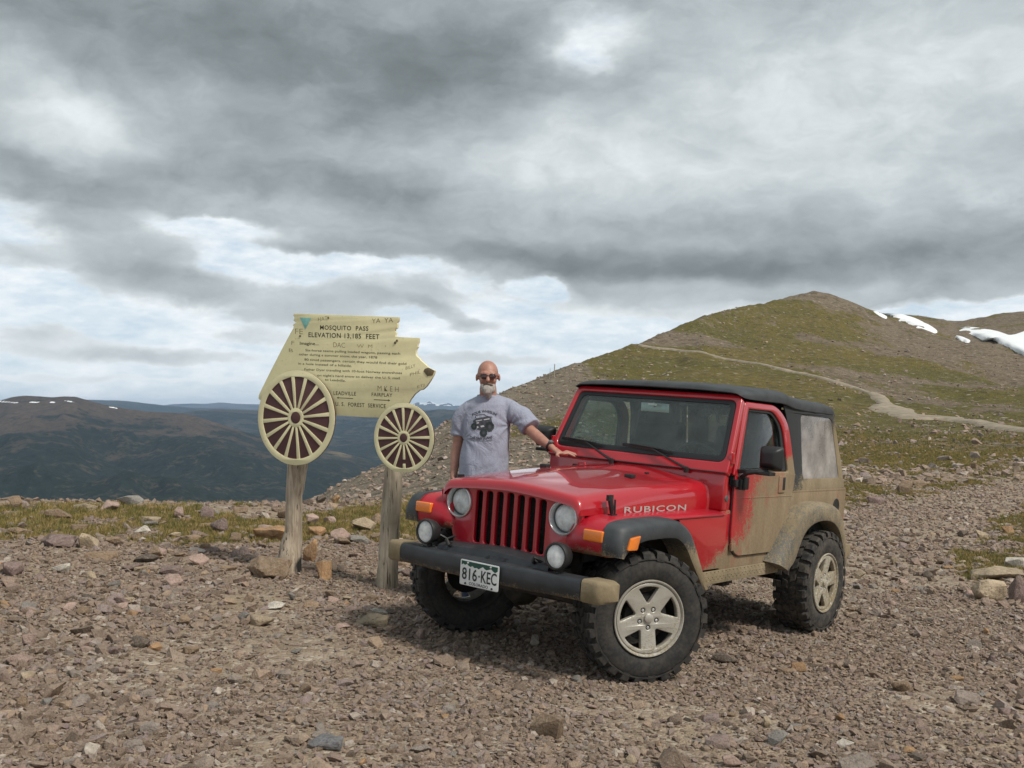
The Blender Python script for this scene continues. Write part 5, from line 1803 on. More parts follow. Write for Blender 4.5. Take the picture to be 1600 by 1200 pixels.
ty = tyre_mesh(); face, barrel, cap_, nut, hub, lip = rim_parts()
protos_ = [ty, face, barrel, cap_, nut, hub, lip]
_last = None
for (x, y, steer, spin, tm) in ((0, .66, -31.6, 4, 'tyre'), (0, -.66, -30.0, 40, 'tyre'), (-2.373, .735, 0, 26, 'tyre2'), (-2.373, -.735, 0, 10, 'tyre')):
    w = hub.copy(); COL.objects.link(w); w.parent = car
    s = 1 if y > 0 else -1
    Rz = Matrix.Rotation(math.radians(steer), 4, 'Z')
    off = (.075 if x == 0 else 0.0)
    T = Matrix.Translation((x, y, .392)) @ Rz @ Matrix.Translation((0, s * off, 0)) @ (Matrix.Rotation(math.pi, 4, 'Z') if s < 0 else Matrix.Identity(4)) @ Matrix.Rotation(math.radians(spin), 4, 'Y')
    w.matrix_local = T
    for pr in (ty, face, barrel, cap_, lip):
        c = pr.copy(); COL.objects.link(c); c.parent = w
        if pr is ty and tm != 'tyre':
            c.data = pr.data.copy(); c.data.materials.clear(); c.data.materials.append(M[tm])
        if pr in (face, cap_, lip) and tm == 'tyre2':
            c.data = pr.data.copy(); c.data.materials.clear(); c.data.materials.append(M['silver2'])
    for k in range(5):
        a = math.radians(90 + 36 + 72 * k)
        c = nut.copy(); COL.objects.link(c); c.parent = w; c.location = (.057 * math.cos(a), 0, .057 * math.sin(a))
for o in protos_: bpy.data.objects.remove(o)

# ---- underside
MB().tube([(0, -.62, .392), (0, .62, .392)], .042, 12).lathe([(.0001, .13), (.08, .10), (.12, .03), (.12, -.03), (.08, -.10), (.0001, -.12)], 20, 'x', (0, -.22, .392)).build('front_axle', M['steel'], car, smooth=40)
MB().tube([(-2.373, -.66, .392), (-2.373, .66, .392)], .042, 12).lathe([(.0001, .13), (.08, .10), (.12, .03), (.12, -.03), (.08, -.10), (.0001, -.12)], 20, 'x', (-2.373, 0, .392)).build('rear_axle', M['steel'], car, smooth=40)
MB().tube([(.16, -.60, .40), (.17, .55, .42)], .018, 8).build('tie_rod', M['steel'], car, smooth=40)
for sgn in (1, -1):
    sp = [Vector((.0 + .055 * math.cos(t), sgn * .44 + .055 * math.sin(t), .43 + t * .0075)) for t in np.linspace(0, 2 * math.pi * 5, 81)]
    MB().tube(sp, .008, 6).build('coil_spring', M['steel'], car, smooth=50)
    MB().tube([(-.05, sgn * .52, .36), (-.07, sgn * .47, .80)], [.028, .022], 10).build('shock_absorber', M['steel'], car, smooth=50)
    MB().tube([(-.03, sgn * .40, .36), (-.90, sgn * .34, .46)], .022, 8).build('control_arm', M['steel'], car, smooth=50)
    MB().box((-1.5, sgn * .40, .50), (2.9, .07, .11)).build('frame_rail', M['steel'], car, bevel=.008)
    MB().box((-1.1, sgn * .56, .50), (.08, .30, .06)).build('body_mount', M['steel'], car, bevel=.006)
MB().box((-1.25, 0, .42), (.75, .50, .05)).build('skid_plate', M['steel'], car, bevel=.01)
MB().box((-1.45, .42, .45), (.10, .16, .12)).tube([(-.9, -.1, .47), (-2.3, -.02, .42)], .032, 10).tube([(-.5, -.28, .42), (-1.9, -.30, .42)], .028, 8).build('drive_shaft', M['steel'], car, smooth=40)
MB().tube([(-1.95, .0, .45), (-1.95, -.5, .45)], .085, 16).build('muffler', M['steel'], car, smooth=40)
MB().box((-2.60, 0, .55), (.50, .66, .20)).build('fuel_tank', M['blackdull'], car, bevel=.03)
# rear end
MB().box((-3.03, 0, .58), (.12, 1.52, .11)).build('rear_bumper', M['cap'], car, bevel=.02)
for sgn in (1, -1):
    t_ = MB().box((-2.975, sgn * .64, .80), (.07, .12, .17)).build('tail_lamp_housing', M['black'], car, bevel=.01)
    MB().box((-3.012, sgn * .64, .80), (.018, .10, .15)).build('tail_lamp_lens', M['redlens'], t_, bevel=.008)
# fuel filler recess on the left rear quarter
MB().lathe([(.062, .7445), (.057, .7475), (.050, .7455), (.0001, .7448)], 30, 'y', (-2.755, 0, .955)).build('fuel_filler', M['seal'], car, smooth=40)
# spare wheel on the tailgate
sp_ = empty('spare', (0, 0, 0)); bpy.data.objects.remove(sp_)
wsrc = [o for o in car.children if o.name.startswith('wheel')][3]
sw = wsrc.copy(); COL.objects.link(sw); sw.parent = car
sw.matrix_local = Matrix.Translation((-3.10, -.12, .98)) @ Matrix.Rotation(math.radians(90), 4, 'Z')
for c in wsrc.children:
    d = c.copy(); COL.objects.link(d); d.parent = sw
# mud flap piece behind the rear wheel
MB().box((-2.80, .78, .56), (.05, .12, .16)).build('mud_guard', M['cap'], car, bevel=.012)
# radio aerial on the right cowl
MB().tube([(-.80, -.60, 1.15), (-.815, -.62, 1.55), (-.84, -.64, 2.05)], [.006, .0025, .0015], 6).build('aerial', M['black'], car) if False else None
# number on underside bumper brackets
MB().tube([(.46, .10, .62), (.62, .10, .60)], .02, 6).build('bumper_bracket', M['steel'], car)
# ================================================================ the sign
SU = Vector((math.cos(math.radians(26)), -math.sin(math.radians(26)), 0))
SN = Vector((-math.sin(math.radians(26)), -math.cos(math.radians(26)), 0))   # towards the camera
S0 = P(460, 652, 8.83)


def ray_dir(px, row):
    p = P(px, row, 1.0)
    return p - EYE


def spl(px, row, off=0.0):
    """photo pixel -> (u, v) on the sign plane"""
    d = ray_dir(px, row)
    o = S0 + SN * off
    k = (o - EYE).dot(SN) / d.dot(SN)
    q = EYE + d * k - S0
    return (q.dot(SU), q.z)


def sfn(off=0.0):
    return lambda u, v, w: tuple(S0 + SU * u + Vector((0, 0, v)) + SN * (w + off))


c_ = lambda x, y: (380 + x / 4.138, 470 + y / 4.138)
sign_base = P(533, 905, 8.8); sign_base.z = H(sign_base.x, sign_base.y)
sign = empty('information_sign', sign_base)
tag(sign, 'pale yellow wagon shaped pass sign with two painted wagon wheels on weathered log posts', 'sign')


def sput(o):
    o.parent = sign; o.matrix_parent_inverse = Matrix.Translation(-sign_base)
    return o


def weathered(name, col, chip, dark, sc=1.0):
    m, g, p = new_mat(name)
    tc = g.node('ShaderNodeTexCoord').outputs['Object']
    n = g.noise(tc, 4 * sc, 6, .65); n2 = g.noise(g.vmath('MULTIPLY', tc, (1, 1, 1)), 34 * sc, 6, .7); n3 = g.noise(tc, 95, 3, .6)
    c = g.mix(g.rng(n, .35, .65), tuple(k * .88 for k in col), col)
    c = g.mix(g.rng(n2, .63, .70, 0, .8), c, chip)
    c = g.mix(g.rng(n2, .36, .30, 0, .45), c, dark)
    c = g.mix(g.rng(n3, .66, .72, 0, .5), c, dark)
    g.put(p.inputs['Base Color'], c)
    p.inputs['Roughness'].default_value = .7
    g.put(p.inputs['Normal'], g.bump(n2, .3, .003))
    return m


M['signboard'] = weathered('sign_yellow', (.80, .735, .44), (.36, .30, .18), (.50, .43, .24))
M['cream'] = weathered('wheel_cream', (.76, .70, .44), (.28, .22, .15), (.48, .40, .25))
M['maroon'] = weathered('wheel_maroon', (.090, .035, .038), (.18, .11, .10), (.04, .022, .02))
M['signedge'] = pmat('ply_edge', (.16, .12, .07), .9, var=.3, vscale=30)
M['signink'] = pmat('sign_ink', (.045, .038, .022), .7, var=.35, vscale=30)
M['scratch'] = pmat('scratched_wood', (.27, .215, .11), .8, var=.3, vscale=40)
M['teal'] = pmat('teal_sticker', (.22, .50, .46), .6, var=.15, vscale=20)

bpts = [(333, 82), (520, 88), (700, 95), (860, 100), (1010, 106), (1009, 128), (1000, 142), (1003, 158), (1000, 178), (986, 184), (984, 196), (992, 204), (988, 232), (1060, 237), (1140, 240), (1138, 270), (1131, 284), (1133, 300), (1121, 318), (1121, 350), (1128, 360), (1143, 372), (1150, 384), (1178, 408), (1208, 436), (1243, 452), (1236, 478), (1215, 515), (1190, 552), (1166, 574), (1142, 580), (1112, 605), (1085, 640), (1072, 668),
        (1040, 720), (900, 756), (780, 752), (600, 740), (480, 735), (330, 760), (200, 700), (104, 634), (106, 610), (125, 570), (200, 420), (270, 285), (333, 170), (326, 156), (345, 142), (330, 128), (338, 110), (330, 96)]
board = sput(plate('board', [[spl(*c_(*q)) for q in bpts]], .024, .002, M['signboard'], None, sfn(0)))
# broken dark tip and edge
tip = [(1180, 440), (1205, 432), (1243, 452), (1230, 482), (1196, 488), (1172, 455)]
o = plate('broken_tip', [[spl(*c_(*q)) for q in tip]], .003, .0006, M['signedge'], None, sfn(.0136)); o.parent = board
# teal triangle
o = plate('sticker', [[spl(*c_(*q)) for q in ((372, 108), (446, 112), (408, 186))]], .002, .0005, M['teal'], None, sfn(.0130)); o.parent = board


def sign_text(txt, a, b, h, mat='signink', bold=.004, parent=None, sp=1.0, off=.0126, name='lettering'):
    """a, b: left and right ends of the baseline in the enlarged photo crop; h: cap height there"""
    A = Vector(spl(*c_(*a))); B = Vector(spl(*c_(*b)))
    T_ = Vector(spl(*c_(a[0], a[1] - h)))
    hh = (T_ - A).y
    v, f, w = text_mesh(txt, 1.0, bold, 0, sp)
    cap = text_mesh('H', 1.0, 0, 0)[0]; ch = max(p[1] for p in cap)
    d = B - A; k = d.length / w
    vs = []
    for p in v:
        q = A + d * (p[0] / w) + Vector((0, p[1] / ch * hh))
        vs.append(sfn(off)(q.x, q.y, 0))
    return_ = mobj(name, vs, f, M[mat], None, fix=False)
    return_.parent = parent or board
    return return_


sign_text('MOSQUITO  PASS', (503, 186), (815, 194), 27, bold=.016, sp=1.12)
sign_text('ELEVATION 13,185  FEET', (428, 234), (886, 248), 29, bold=.016, sp=1.1)
sign_text('Imagine...', (372, 284), (492, 287), 19, bold=.012)
sign_text('Six-horse teams pulling loaded wagons, passing each', (408, 326), (1020, 349), 14, bold=.004)
sign_text('other during a summer snow; the year, 1878', (367, 352), (872, 374), 14, bold=.004)
sign_text('80 timid passengers, certain they would find their gold', (402, 386), (1060, 415), 14, bold=.004)
sign_text('in a hole instead of a hillside.', (362, 412), (708, 428), 14, bold=.004)
sign_text('Father Dyer traveling with 10-foot Norway snowshoes', (402, 450), (1032, 474), 14, bold=.004)
sign_text("on night's hard snow to deliver the U. S. mail", (484, 488), (1018, 508), 14, bold=.004)
sign_text('to Leadville.', (534, 516), (668, 524), 14, bold=.004)
sign_text('LEADVILLE', (590, 608), (735, 613), 23, bold=.012, sp=1.1)
sign_text('FAIRPLAY', (836, 616), (970, 622), 22, bold=.012, sp=1.1)
sign_text('U. S.  FOREST  SERVICE', (603, 678), (927, 694), 24, bold=.014, sp=1.15)
for a, b, s in (((610, 627), (716, 632), -1), ((850, 639), (956, 644), 1)):
    e0, e1 = (a, b) if s > 0 else (b, a)
    w = 2.2; ux = 1 if s > 0 else -1
    pts = [(e0[0], e0[1] - w), (e1[0] - ux * 10, e1[1] - w), (e1[0] - ux * 16, e1[1] - 9), (e1[0], e1[1]), (e1[0] - ux * 16, e1[1] + 9), (e1[0] - ux * 10, e1[1] + w), (e0[0], e0[1] + w)]
    vs = [sfn(.0126)(*spl(*c_(*q)), 0) for q in pts]
    o = mobj('arrow', vs, [(0, 1, 5, 6), (1, 2, 3), (1, 3, 5), (3, 4, 5)], M['signink'], None); o.parent = board
# scratched graffiti
for t, a, b, h, mt in (('YA  YA', (838, 146), (974, 140), 30, 'signedge'), ('DAC', (588, 300), (664, 304), 32, 'scratch'), ('M K E H', (875, 582), (1010, 590), 34, 'signedge'), ('F', (318, 284), (336, 284), 24, 'scratch'),
                       ('FE', (342, 214), (392, 216), 34, 'scratch'), ('HATI', (490, 134), (556, 124), 26, 'scratch'), ('BILLY', (1056, 446), (1118, 428), 20, 'scratch'), ('PHIL', (1084, 488), (1152, 468), 20, 'signedge'), ('ETJ', (1130, 566), (1176, 552), 16, 'scratch'), ('B', (302, 330), (328, 334), 22, 'scratch'),
                       ('W  M', (742, 304), (840, 306), 22, 'scratch')):
    sign_text(t, a, b, h, mt, bold=-.012, name='scratched_letters')
for (x, y, r) in ((556, 110, 7), (374, 228, 8), (1000, 258, 8), (988, 272, 9)):
    q = sfn(.013)(*spl(*c_(x, y)), 0)
    o = MB().lathe([(.0001, .006), (r / 4.138 / F * 8.7 * .7, .005), (r / 4.138 / F * 8.7, 0)], 10, 'z').build('bolt', M['signedge'], None, smooth=40)
    o.matrix_world = Matrix.Translation(q) @ SN.to_track_quat('Z', 'Y').to_matrix().to_4x4()
    o.parent = board


def wheel(cx, cy, x0, x1, y0, y1, n, rot, label, broken=None):
    """painted wagon wheel; extents in the enlarged crop"""
    C = Vector(spl(*c_(cx, cy), .03))
    R = ((Vector(spl(*c_(x1, cy), .03)) - Vector(spl(*c_(x0, cy), .03))).length + (Vector(spl(*c_(cx, y0), .03)) - Vector(spl(*c_(cx, y1), .03))).length) / 4
    f0 = sfn(.030)
    fn = lambda u, v, w: f0(C.x + u, C.y + v, w)
    disc = sput(plate('wagon_wheel', [circ(R * .992, 64)], .016, .001, M['maroon'], None, fn))
    disc['label'] = label
    f1 = sfn(.0415); fr = lambda u, v, w: f1(C.x + u, C.y + v, w)

    def wob(pts, a): return [(x * (1 + random.uniform(-a, a)), y * (1 + random.uniform(-a, a))) for x, y in pts]
    rim = plate('wheel_rim', [wob(circ(R, 90), .002), wob(circ(R * .868, 72), .003)], .006, .001, M['cream'], None, fr); rim.parent = disc
    hubr = plate('wheel_hub', [circ(R * .205, 32), circ(R * .125, 28)], .006, .001, M['cream'], None, fr); hubr.parent = disc
    hc = plate('hub_centre', [circ(R * .118, 28)], .010, .001, M['maroon'], None, fr); hc.parent = disc
    for k in range(n):
        a = rot + 2 * math.pi * k / n
        r0, r1 = R * .20, R * .872
        w0, w1 = R * .024, R * .042
        segs = [(r0, r1)]
        if broken is not None and k == broken: segs = [(r0, r0 + (r1 - r0) * .62), (r0 + (r1 - r0) * .80, r1)]
        for (s0, s1) in segs:
            def wd(r): return w0 + (w1 - w0) * (r - R * .2) / (R * .67)
            j = [random.uniform(-.0015, .0015) for _ in range(6)]
            mid = (s0 + s1) / 2
            pts = [(s0, -wd(s0)), (mid, -wd(mid) + j[0]), (s1, -wd(s1)), (s1, wd(s1)), (mid, wd(mid) + j[1]), (s0, wd(s0))]
            pts = [(x * math.cos(a) - y * math.sin(a), x * math.sin(a) + y * math.cos(a)) for x, y in pts]
            o = plate('spoke', [pts], .006, .0008, M['cream'], None, lambda u, v, w: f1(C.x + u, C.y + v, w - .0006)); o.parent = disc
    return disc


wheel(345, 756, 86, 604, 464, 1048, 16, math.radians(5), 'larger rear wagon wheel with maroon gaps and cream spokes')
wheel(1042, 886, 843, 1246, 672, 1104, 16, math.radians(1.5 - 90 + 90), 'smaller front wagon wheel with a broken lower spoke', broken=12)


def wood_mat(name, a, b, dark, char=False):
    m, g, p = new_mat(name)
    tc = g.node('ShaderNodeTexCoord').outputs['Object']
    st = g.vmath('MULTIPLY', tc, (1, 1, .07))
    n = g.noise(st, 26, 7, .65, .4); n2 = g.noise(tc, 3.2, 5, .6); n3 = g.noise(g.vmath('MULTIPLY', tc, (1, 1, .05)), 60, 5, .6, .3)
    c = g.mix(g.rng(n, .40, .60), b, a)
    c = g.mix(g.rng(n2, .45, .68, 0, .75), c, tuple(k * .72 for k in b))
    c = g.mix(g.rng(n3, .57, .63, 0, .9), c, dark)
    kn = g.voro(tc, 3.3)
    c = g.mix(g.rng(kn, .10, .05, 0, .85), c, (.13, .075, .04))
    if char:
        x, y, z = g.sep(tc)
        q = g.math('ADD', g.math('SUBTRACT', g.math('MULTIPLY', g.math('SUBTRACT', x, -1.835), 7.0), g.math('MULTIPLY', g.math('MAXIMUM', g.math('SUBTRACT', z, .27), 0), 4.5)), g.math('MULTIPLY', g.math('SUBTRACT', n2, .5), .9))
        c = g.mix(g.rng(q, -.05, .12), c, (.016, .014, .013))
    g.put(p.inputs['Base Color'], c)
    p.inputs['Roughness'].default_value = .9
    g.put(p.inputs['Normal'], g.bump(g.math('ADD', n, g.math('MULTIPLY', g.rng(n3, .6, .75), -1.0)), .7, .012))
    return m


M['wood1'] = wood_mat('bleached_log', (.58, .49, .38), (.34, .27, .20), (.055, .045, .035), True)
M['wood2'] = wood_mat('grey_cracked_log', (.52, .455, .36), (.33, .28, .21), (.05, .04, .03))


def post(stations, name, mat, seed, label, lumps=.006):
    """stations: (px centre, row, width px, depth y)"""
    rr = random.Random(seed)
    pts = []; n = 28
    for i in range(len(stations) - 1):
        a, b = stations[i], stations[i + 1]
        for k in range(10):
            t = k / 10; t = t * t * (3 - 2 * t)
            pts.append([a[j] + (b[j] - a[j]) * t for j in range(4)])
    pts.append(stations[-1])
    secs = []
    from mathutils import noise as mn
    for (px, row, w, y) in pts:
        c = P(px, row, y); r = w / 2 * y / F
        sec = []
        for k in range(n):
            th = 2 * math.pi * k / n
            q = Vector((math.cos(th) * 2.2, math.sin(th) * 2.2, c.z * 2.2 + seed))
            rad = r * (1 + .10 * mn.noise(q) + .07 * mn.noise(q * 2.3 + Vector((0, 0, 3))) + .05 * mn.noise(Vector((q.x * 2, q.y * 2, c.z * 14))))
            # drying cracks
            cr = mn.noise(Vector((math.cos(th) * 9, math.sin(th) * 9, c.z * .6 + seed)))
            rad -= lumps * max(0, cr - .18) * 3
            sec.append((c.x + rad * math.cos(th), c.y + rad * math.sin(th), c.z))
        secs.append(sec)
    mb = MB(); mb.loft(secs, close=True)
    o = sput(mb.build(name, mat, None, smooth=60)); o['label'] = label
    return o


post([(466, 600, 30, 9.02), (465, 690, 29, 9.02), (464.5, 727, 31, 9.02), (463, 745, 29, 9.02), (459.5, 775, 26, 9.02), (460, 800, 27, 9.02), (458.5, 830, 27, 9.02), (455, 850, 33, 9.02), (451, 880, 37, 9.0), (452, 915, 40, 9.0)], 'post', M['wood1'], 3, 'knotty bleached log post with a charred foot', .004)
post([(622, 620, 27, 8.62), (617, 700, 28, 8.62), (615.5, 735, 29, 8.62), (613, 770, 31, 8.62), (610, 820, 31, 8.62), (606.5, 880, 32, 8.62), (605, 900, 34, 8.62), (605, 935, 36, 8.62)], 'post', M['wood2'], 8, 'straight grey log post with long drying cracks', .010)
# thin wire hanging off the right wheel
o = sput(MB().tube([sfn(-.01)(*spl(584, 696), 0), sfn(-.01)(*spl(577, 702), 0), sfn(0)(*spl(572, 711), 0)], .0018, 5).build('wire', pmat('wire', (.3, .27, .2), .6), None))

# ---- pole on the shoulder of the hill
pb_ = hit(865, 588, 60)
if pb_:
    for (px, row, top, lab, r) in ((865.5, 586, 570, 'thin wooden pole standing on the skyline of the hill', .11), (858.5, 589, 577, 'shorter faint pole beside the taller one on the skyline', .05)):
        q = hit(px, row + 3, 60)
        if q is None: continue
        h = (row - top + 4) * q.y / F
        tag(MB().tube([q - Vector((0, 0, .5)), q + Vector((.15, 0, h))], [r, r * .7], 7).build('pole', M['wood2'], None, smooth=50), lab, 'pole')

# ================================================================ the man
def capsule(pts, rad, n=14):
    """closed tapered limb with round ends"""
    pts = [Vector(p) for p in pts]; rad = [r if isinstance(r, tuple) else (r, r) for r in rad]
    t0 = (pts[0] - pts[1]).normalized(); t1 = (pts[-1] - pts[-2]).normalized()
    P_ = []; R_ = []
    for f in (.98, .8, .45): P_.append(pts[0] + t0 * rad[0][0] * f); R_.append(tuple(r * math.sqrt(1 - f * f) for r in rad[0]))
    P_ += pts; R_ += rad
    for f in (.45, .8, .98): P_.append(pts[-1] + t1 * rad[-1][0] * f); R_.append(tuple(r * math.sqrt(1 - f * f) for r in rad[-1]))
    return P_, R_


class Body:
    def __init__(s): s.mb = MB()
    def limb(s, pts, rad, n=16):
        a, b = capsule(pts, rad); s.mb.tube(a, b, n); return s
    def ball(s, c, r, n=18):
        c = Vector(c); r = r if isinstance(r, tuple) else (r, r, r)
        secs = []
        for i in range(1, n):
            ph = math.pi * i / n
            secs.append([(c.x + r[0] * math.sin(ph) * math.cos(2 * math.pi * k / 20), c.y + r[1] * math.sin(ph) * math.sin(2 * math.pi * k / 20), c.z + r[2] * math.cos(ph)) for k in range(20)])
        s.mb.loft(secs, close=True); return s
    def skin(s, name, mat, voxel, smooth=6, parent=None, disp=None):
        o = mobj(name, s.mb.v, s.mb.f, mat, None)
        r = o.modifiers.new('r', 'REMESH'); r.mode = 'VOXEL'; r.voxel_size = voxel
        sm = o.modifiers.new('s', 'SMOOTH'); sm.factor = .5; sm.iterations = smooth
        bpy.context.view_layer.update()
        dg = bpy.context.evaluated_depsgraph_get()
        me = bpy.data.meshes.new_from_object(o.evaluated_get(dg))
        o.modifiers.clear(); old = o.data; o.data = me; bpy.data.meshes.remove(old)
        me.materials.clear(); me.materials.append(mat)
        finish(me, True)
        if parent: o.parent = parent
        return o


DM = 7.98
foot = P(762, 900, DM); foot.z = H(foot.x, foot.y)
man = empty('person', foot)
tag(man, 'bald man with grey goatee and sunglasses in grey t-shirt, hand on the car', 'person')


def mput(o):
    o.parent = man; o.matrix_parent_inverse = Matrix.Translation(-foot); return o


def Q(px, row, dy=0.0): return P(px, row, DM + dy)


def skin_mat():
    m, g, p = new_mat('skin')
    tc = g.node('ShaderNodeTexCoord').outputs['Object']
    n = g.noise(tc, 14, 4, .6)
    g.put(p.inputs['Base Color'], g.mix(g.rng(n, .35, .65), (.35, .165, .12), (.43, .235, .175)))
    p.inputs['Roughness'].default_value = .5
    p.inputs['Subsurface Weight'].default_value = .12
    p.inputs['Subsurface Radius'].default_value = (.02, .008, .004)
    g.put(p.inputs['Normal'], g.bump(g.noise(tc, 160, 3, .6), .2, .002))
    return m


M['skin'] = skin_mat()
sz_ = DM / F
gz_ = foot.z
head_c = Q(762.5, 590)
body = Body()
# head: cranium, face, jaw, nose, brow, ears, neck
body.ball(Q(762.3, 583, .015), (.079, .098, .096))
body.ball(Q(762.5, 592, -.028), (.066, .068, .090))
body.ball(Q(762.5, 606, -.045), (.050, .052, .052))
body.limb([Q(762.3, 587, -.100), Q(762.5, 594.5, -.118)], [.011, .016], 10)
body.limb([Q(755, 585.2, -.088), Q(762.5, 584.4, -.096), Q(770, 585.2, -.088)], [.012, .013, .012], 10)
body.ball(Q(754.8, 595, -.074), (.021, .020, .018)); body.ball(Q(770.2, 595, -.074), (.021, .020, .018))
body.limb([Q(751, 583.5, -.070), Q(757, 582.2, -.092), Q(762.5, 583.2, -.096), Q(768, 582.2, -.092), Q(774, 583.5, -.070)], [.008, .010, .009, .010, .008], 10)
for px in (744.8, 780.2):
    body.ball(Q(px, 590, .012), (.009, .018, .029))
body.limb([Q(762.5, 606, .01), Q(763, 620, .02), Q(763, 632, .03)], [.064, .067, .078], 18)
# chest kept inside the shirt, hips
body.limb([Q(745, 640, .03), Q(763, 636, .03), Q(781, 640, .03)], [.050, .07, .050])
body.limb([Q(762, 655, .03), Q(760, 700, .02), Q(757, 748, .02)], [(.140, .100), (.135, .100), (.150, .105)], 20)
# legs
hipL = Q(770, 752, .03); hipR = Q(744, 752, .03)
kL = Vector((hipL.x + .02, hipL.y - .03, gz_ + .50)); kR = Vector((hipR.x - .02, hipR.y - .03, gz_ + .50))
aL = Vector((kL.x + .03, kL.y + .05, gz_ + .09)); aR = Vector((kR.x - .02, kR.y + .05, gz_ + .09))
for h_, k_, a_ in ((hipL, kL, aL), (hipR, kR, aR)):
    body.limb([h_, k_, a_], [.085, .058, .045])
    body.limb([a_ - Vector((0, 0, .04)), a_ + Vector((0, -.17, -.05))], [.04, .036])
# right arm (picture left) hanging
shR = Q(728, 638, .04); elR = Q(715.5, 693, .07); wrR = Q(709, 741, .03)
body.limb([Q(729, 644, .04), Q(719, 668, .06), elR], [.050, .050, .042])
body.limb([elR, Q(713, 706, .07), wrR], [.043, .045, .028])
body.limb([wrR, Q(708, 752, .01)], [(.028, .036), (.022, .040)])
hb = Q(708, 752, .01)
for i, (dx, dy, L) in enumerate(((-.006, -.034, .070), (-.004, -.012, .080), (0, .010, .076), (.002, .030, .062))):
    b = hb + Vector((dx, dy, -.02)); body.limb([b, b + Vector((.004, -.004, -L * .5)), b + Vector((.012, -.01, -L))], [.0105, .0095, .0085], 10)
body.limb([hb + Vector((.0, -.03, .03)), hb + Vector((.018, -.058, .0)), hb + Vector((.018, -.062, -.03))], [.014, .012, .010], 10)
# left arm reaching to the car
shL = Q(800, 638, .0); elL = Q(827, 671, -.10); wrL = Q(861, 698, -.26)
body.limb([Q(800, 644, 0), Q(815, 656, -.05), elL], [.050, .050, .041])
body.limb([elL, Q(842, 684.5, -.17), wrL], [.042, .043, .027])
hL = wrL; pal = P(872, 706.2, DM - .30); pal2 = P(880, 709.2, DM - .31)
body.limb([hL, pal], [(.026, .022), (.034, .018)])
body.limb([pal, pal2], [(.036, .017), (.038, .013)])
for i, (x1, r1, x2, r2, dy) in enumerate(((888, 709.5, 898, 713.0, -.345), (888, 708.2, 900, 711.0, -.315), (887, 707.2, 899, 709.2, -.285), (885, 706.2, 894.5, 707.8, -.258))):
    p0 = pal2 + Vector((0, dy + .30, .002 + i * .001)); body.limb([p0, P(x1, r1 - 1, DM + dy), P(x2, r2, DM + dy)], [.0115, .0105, .0085], 10)
body.limb([pal + Vector((0, -.02, -.004)), P(870, 712, DM - .36), P(873, 713.5, DM - .385)], [.015, .012, .010], 10)
mput(body.skin('body', M['skin'], .0062, 3))

# ---- t-shirt
def shirt_mat():
    m, g, p = new_mat('tshirt_cotton')
    tc = g.node('ShaderNodeTexCoord').outputs['Object']
    n = g.noise(tc, 120, 3, .7); n2 = g.noise(g.vmath('MULTIPLY', tc, (1.2, 1, .8)), 9, 4, .55, 1.2)
    g.put(p.inputs['Base Color'], g.mix(g.rng(n, .35, .65), (.265, .285, .365), (.325, .345, .43)))
    p.inputs['Roughness'].default_value = .95
    p.inputs['Sheen Weight'].default_value = .15
    g.put(p.inputs['Normal'], g.bump(g.math('ADD', g.math('MULTIPLY', n, .06), n2), .55, .035))
    return m


M['shirt'] = shirt_mat()
sh = Body()


def ell(px0, px1, row, dy, depth):
    """shirt section given by its left and right edges in the photograph"""
    c = Q((px0 + px1) / 2, row, dy); w = (px1 - px0) / 2 * sz_
    return [(c.x + w * math.copysign(abs(math.cos(t)) ** .85, math.cos(t)), c.y + depth * math.copysign(abs(math.sin(t)) ** .9, math.sin(t)), c.z) for t in np.linspace(0, 2 * math.pi, 33)[:-1]]


secs = [ell(751, 776, 618.5, .02, .070), ell(744, 783, 621.5, .025, .085), ell(735, 792, 626, .03, .100), ell(728, 799, 633, .03, .115), ell(725.5, 799.5, 645, .025, .125), ell(724.5, 797.5, 662, .02, .135), ell(723.5, 796, 682, .01, .140),
        ell(721, 796, 704, .005, .145), ell(718, 795.5, 722, .0, .15), ell(715.5, 796, 742, .0, .155), ell(714, 796, 762, .005, .155), ell(715, 795, 774, .01, .150)]
sh.mb.loft(secs, close=True)
# sleeves
def tubeR(pts, rads): sh.limb(pts, rads, 20)
sh.limb([Q(752, 626, .025), Q(737, 636, .035), Q(727, 644, .045)], [.045, .060, .068], 16)
sh.limb([Q(775, 626, .025), Q(790, 634, .02), Q(802, 642, -.01)], [.045, .060, .070], 16)
sh.mb.tube([Q(738, 638, .03), Q(727, 647, .045), Q(720.5, 660, .06), Q(718, 682, .066)], [(.070, .075), (.070, .078), (.068, .075), (.066, .074)], 22)
sh.mb.tube([Q(789, 638, .02), Q(803, 645, -.015), Q(817, 653, -.05), Q(829.5, 667.5, -.10)], [(.070, .078), (.074, .080), (.078, .080), (.080, .078)], 22)
so_ = sh.skin('tshirt', M['shirt'], .0075, 5)
# real folds
from mathutils import noise as mn_
me = so_.data
A0 = Q(797, 664); B0 = Q(725, 684)
for v in me.vertices:
    c = v.co
    n = v.normal
    f = mn_.noise(Vector((c.x * 5 + c.z * 3.2, c.y * 3, c.z * 4.5))) * .011
    # drag lines running from the raised arm
    d = (c - A0); ang = math.atan2(d.z, d.x)
    f += .007 * math.sin(ang * 9 + mn_.noise(c * 4) * 3) * math.exp(-d.length * 5)
    d = (c - B0); ang = math.atan2(d.z, d.x)
    f += .006 * math.sin(ang * 10 + mn_.noise(c * 5) * 3) * math.exp(-d.length * 7)
    # low folds at the waist
    wz = max(0, (Q(760, 700).z - c.z) / .3)
    f += .008 * min(1, wz) * math.sin(c.x * 34 + c.z * 16 + mn_.noise(c * 6) * 3)
    v.co = c + n * f
mput(so_)
bm = bmesh.new(); bm.from_mesh(so_.data); bvh = BVHTree.FromBMesh(bm); bm.free()


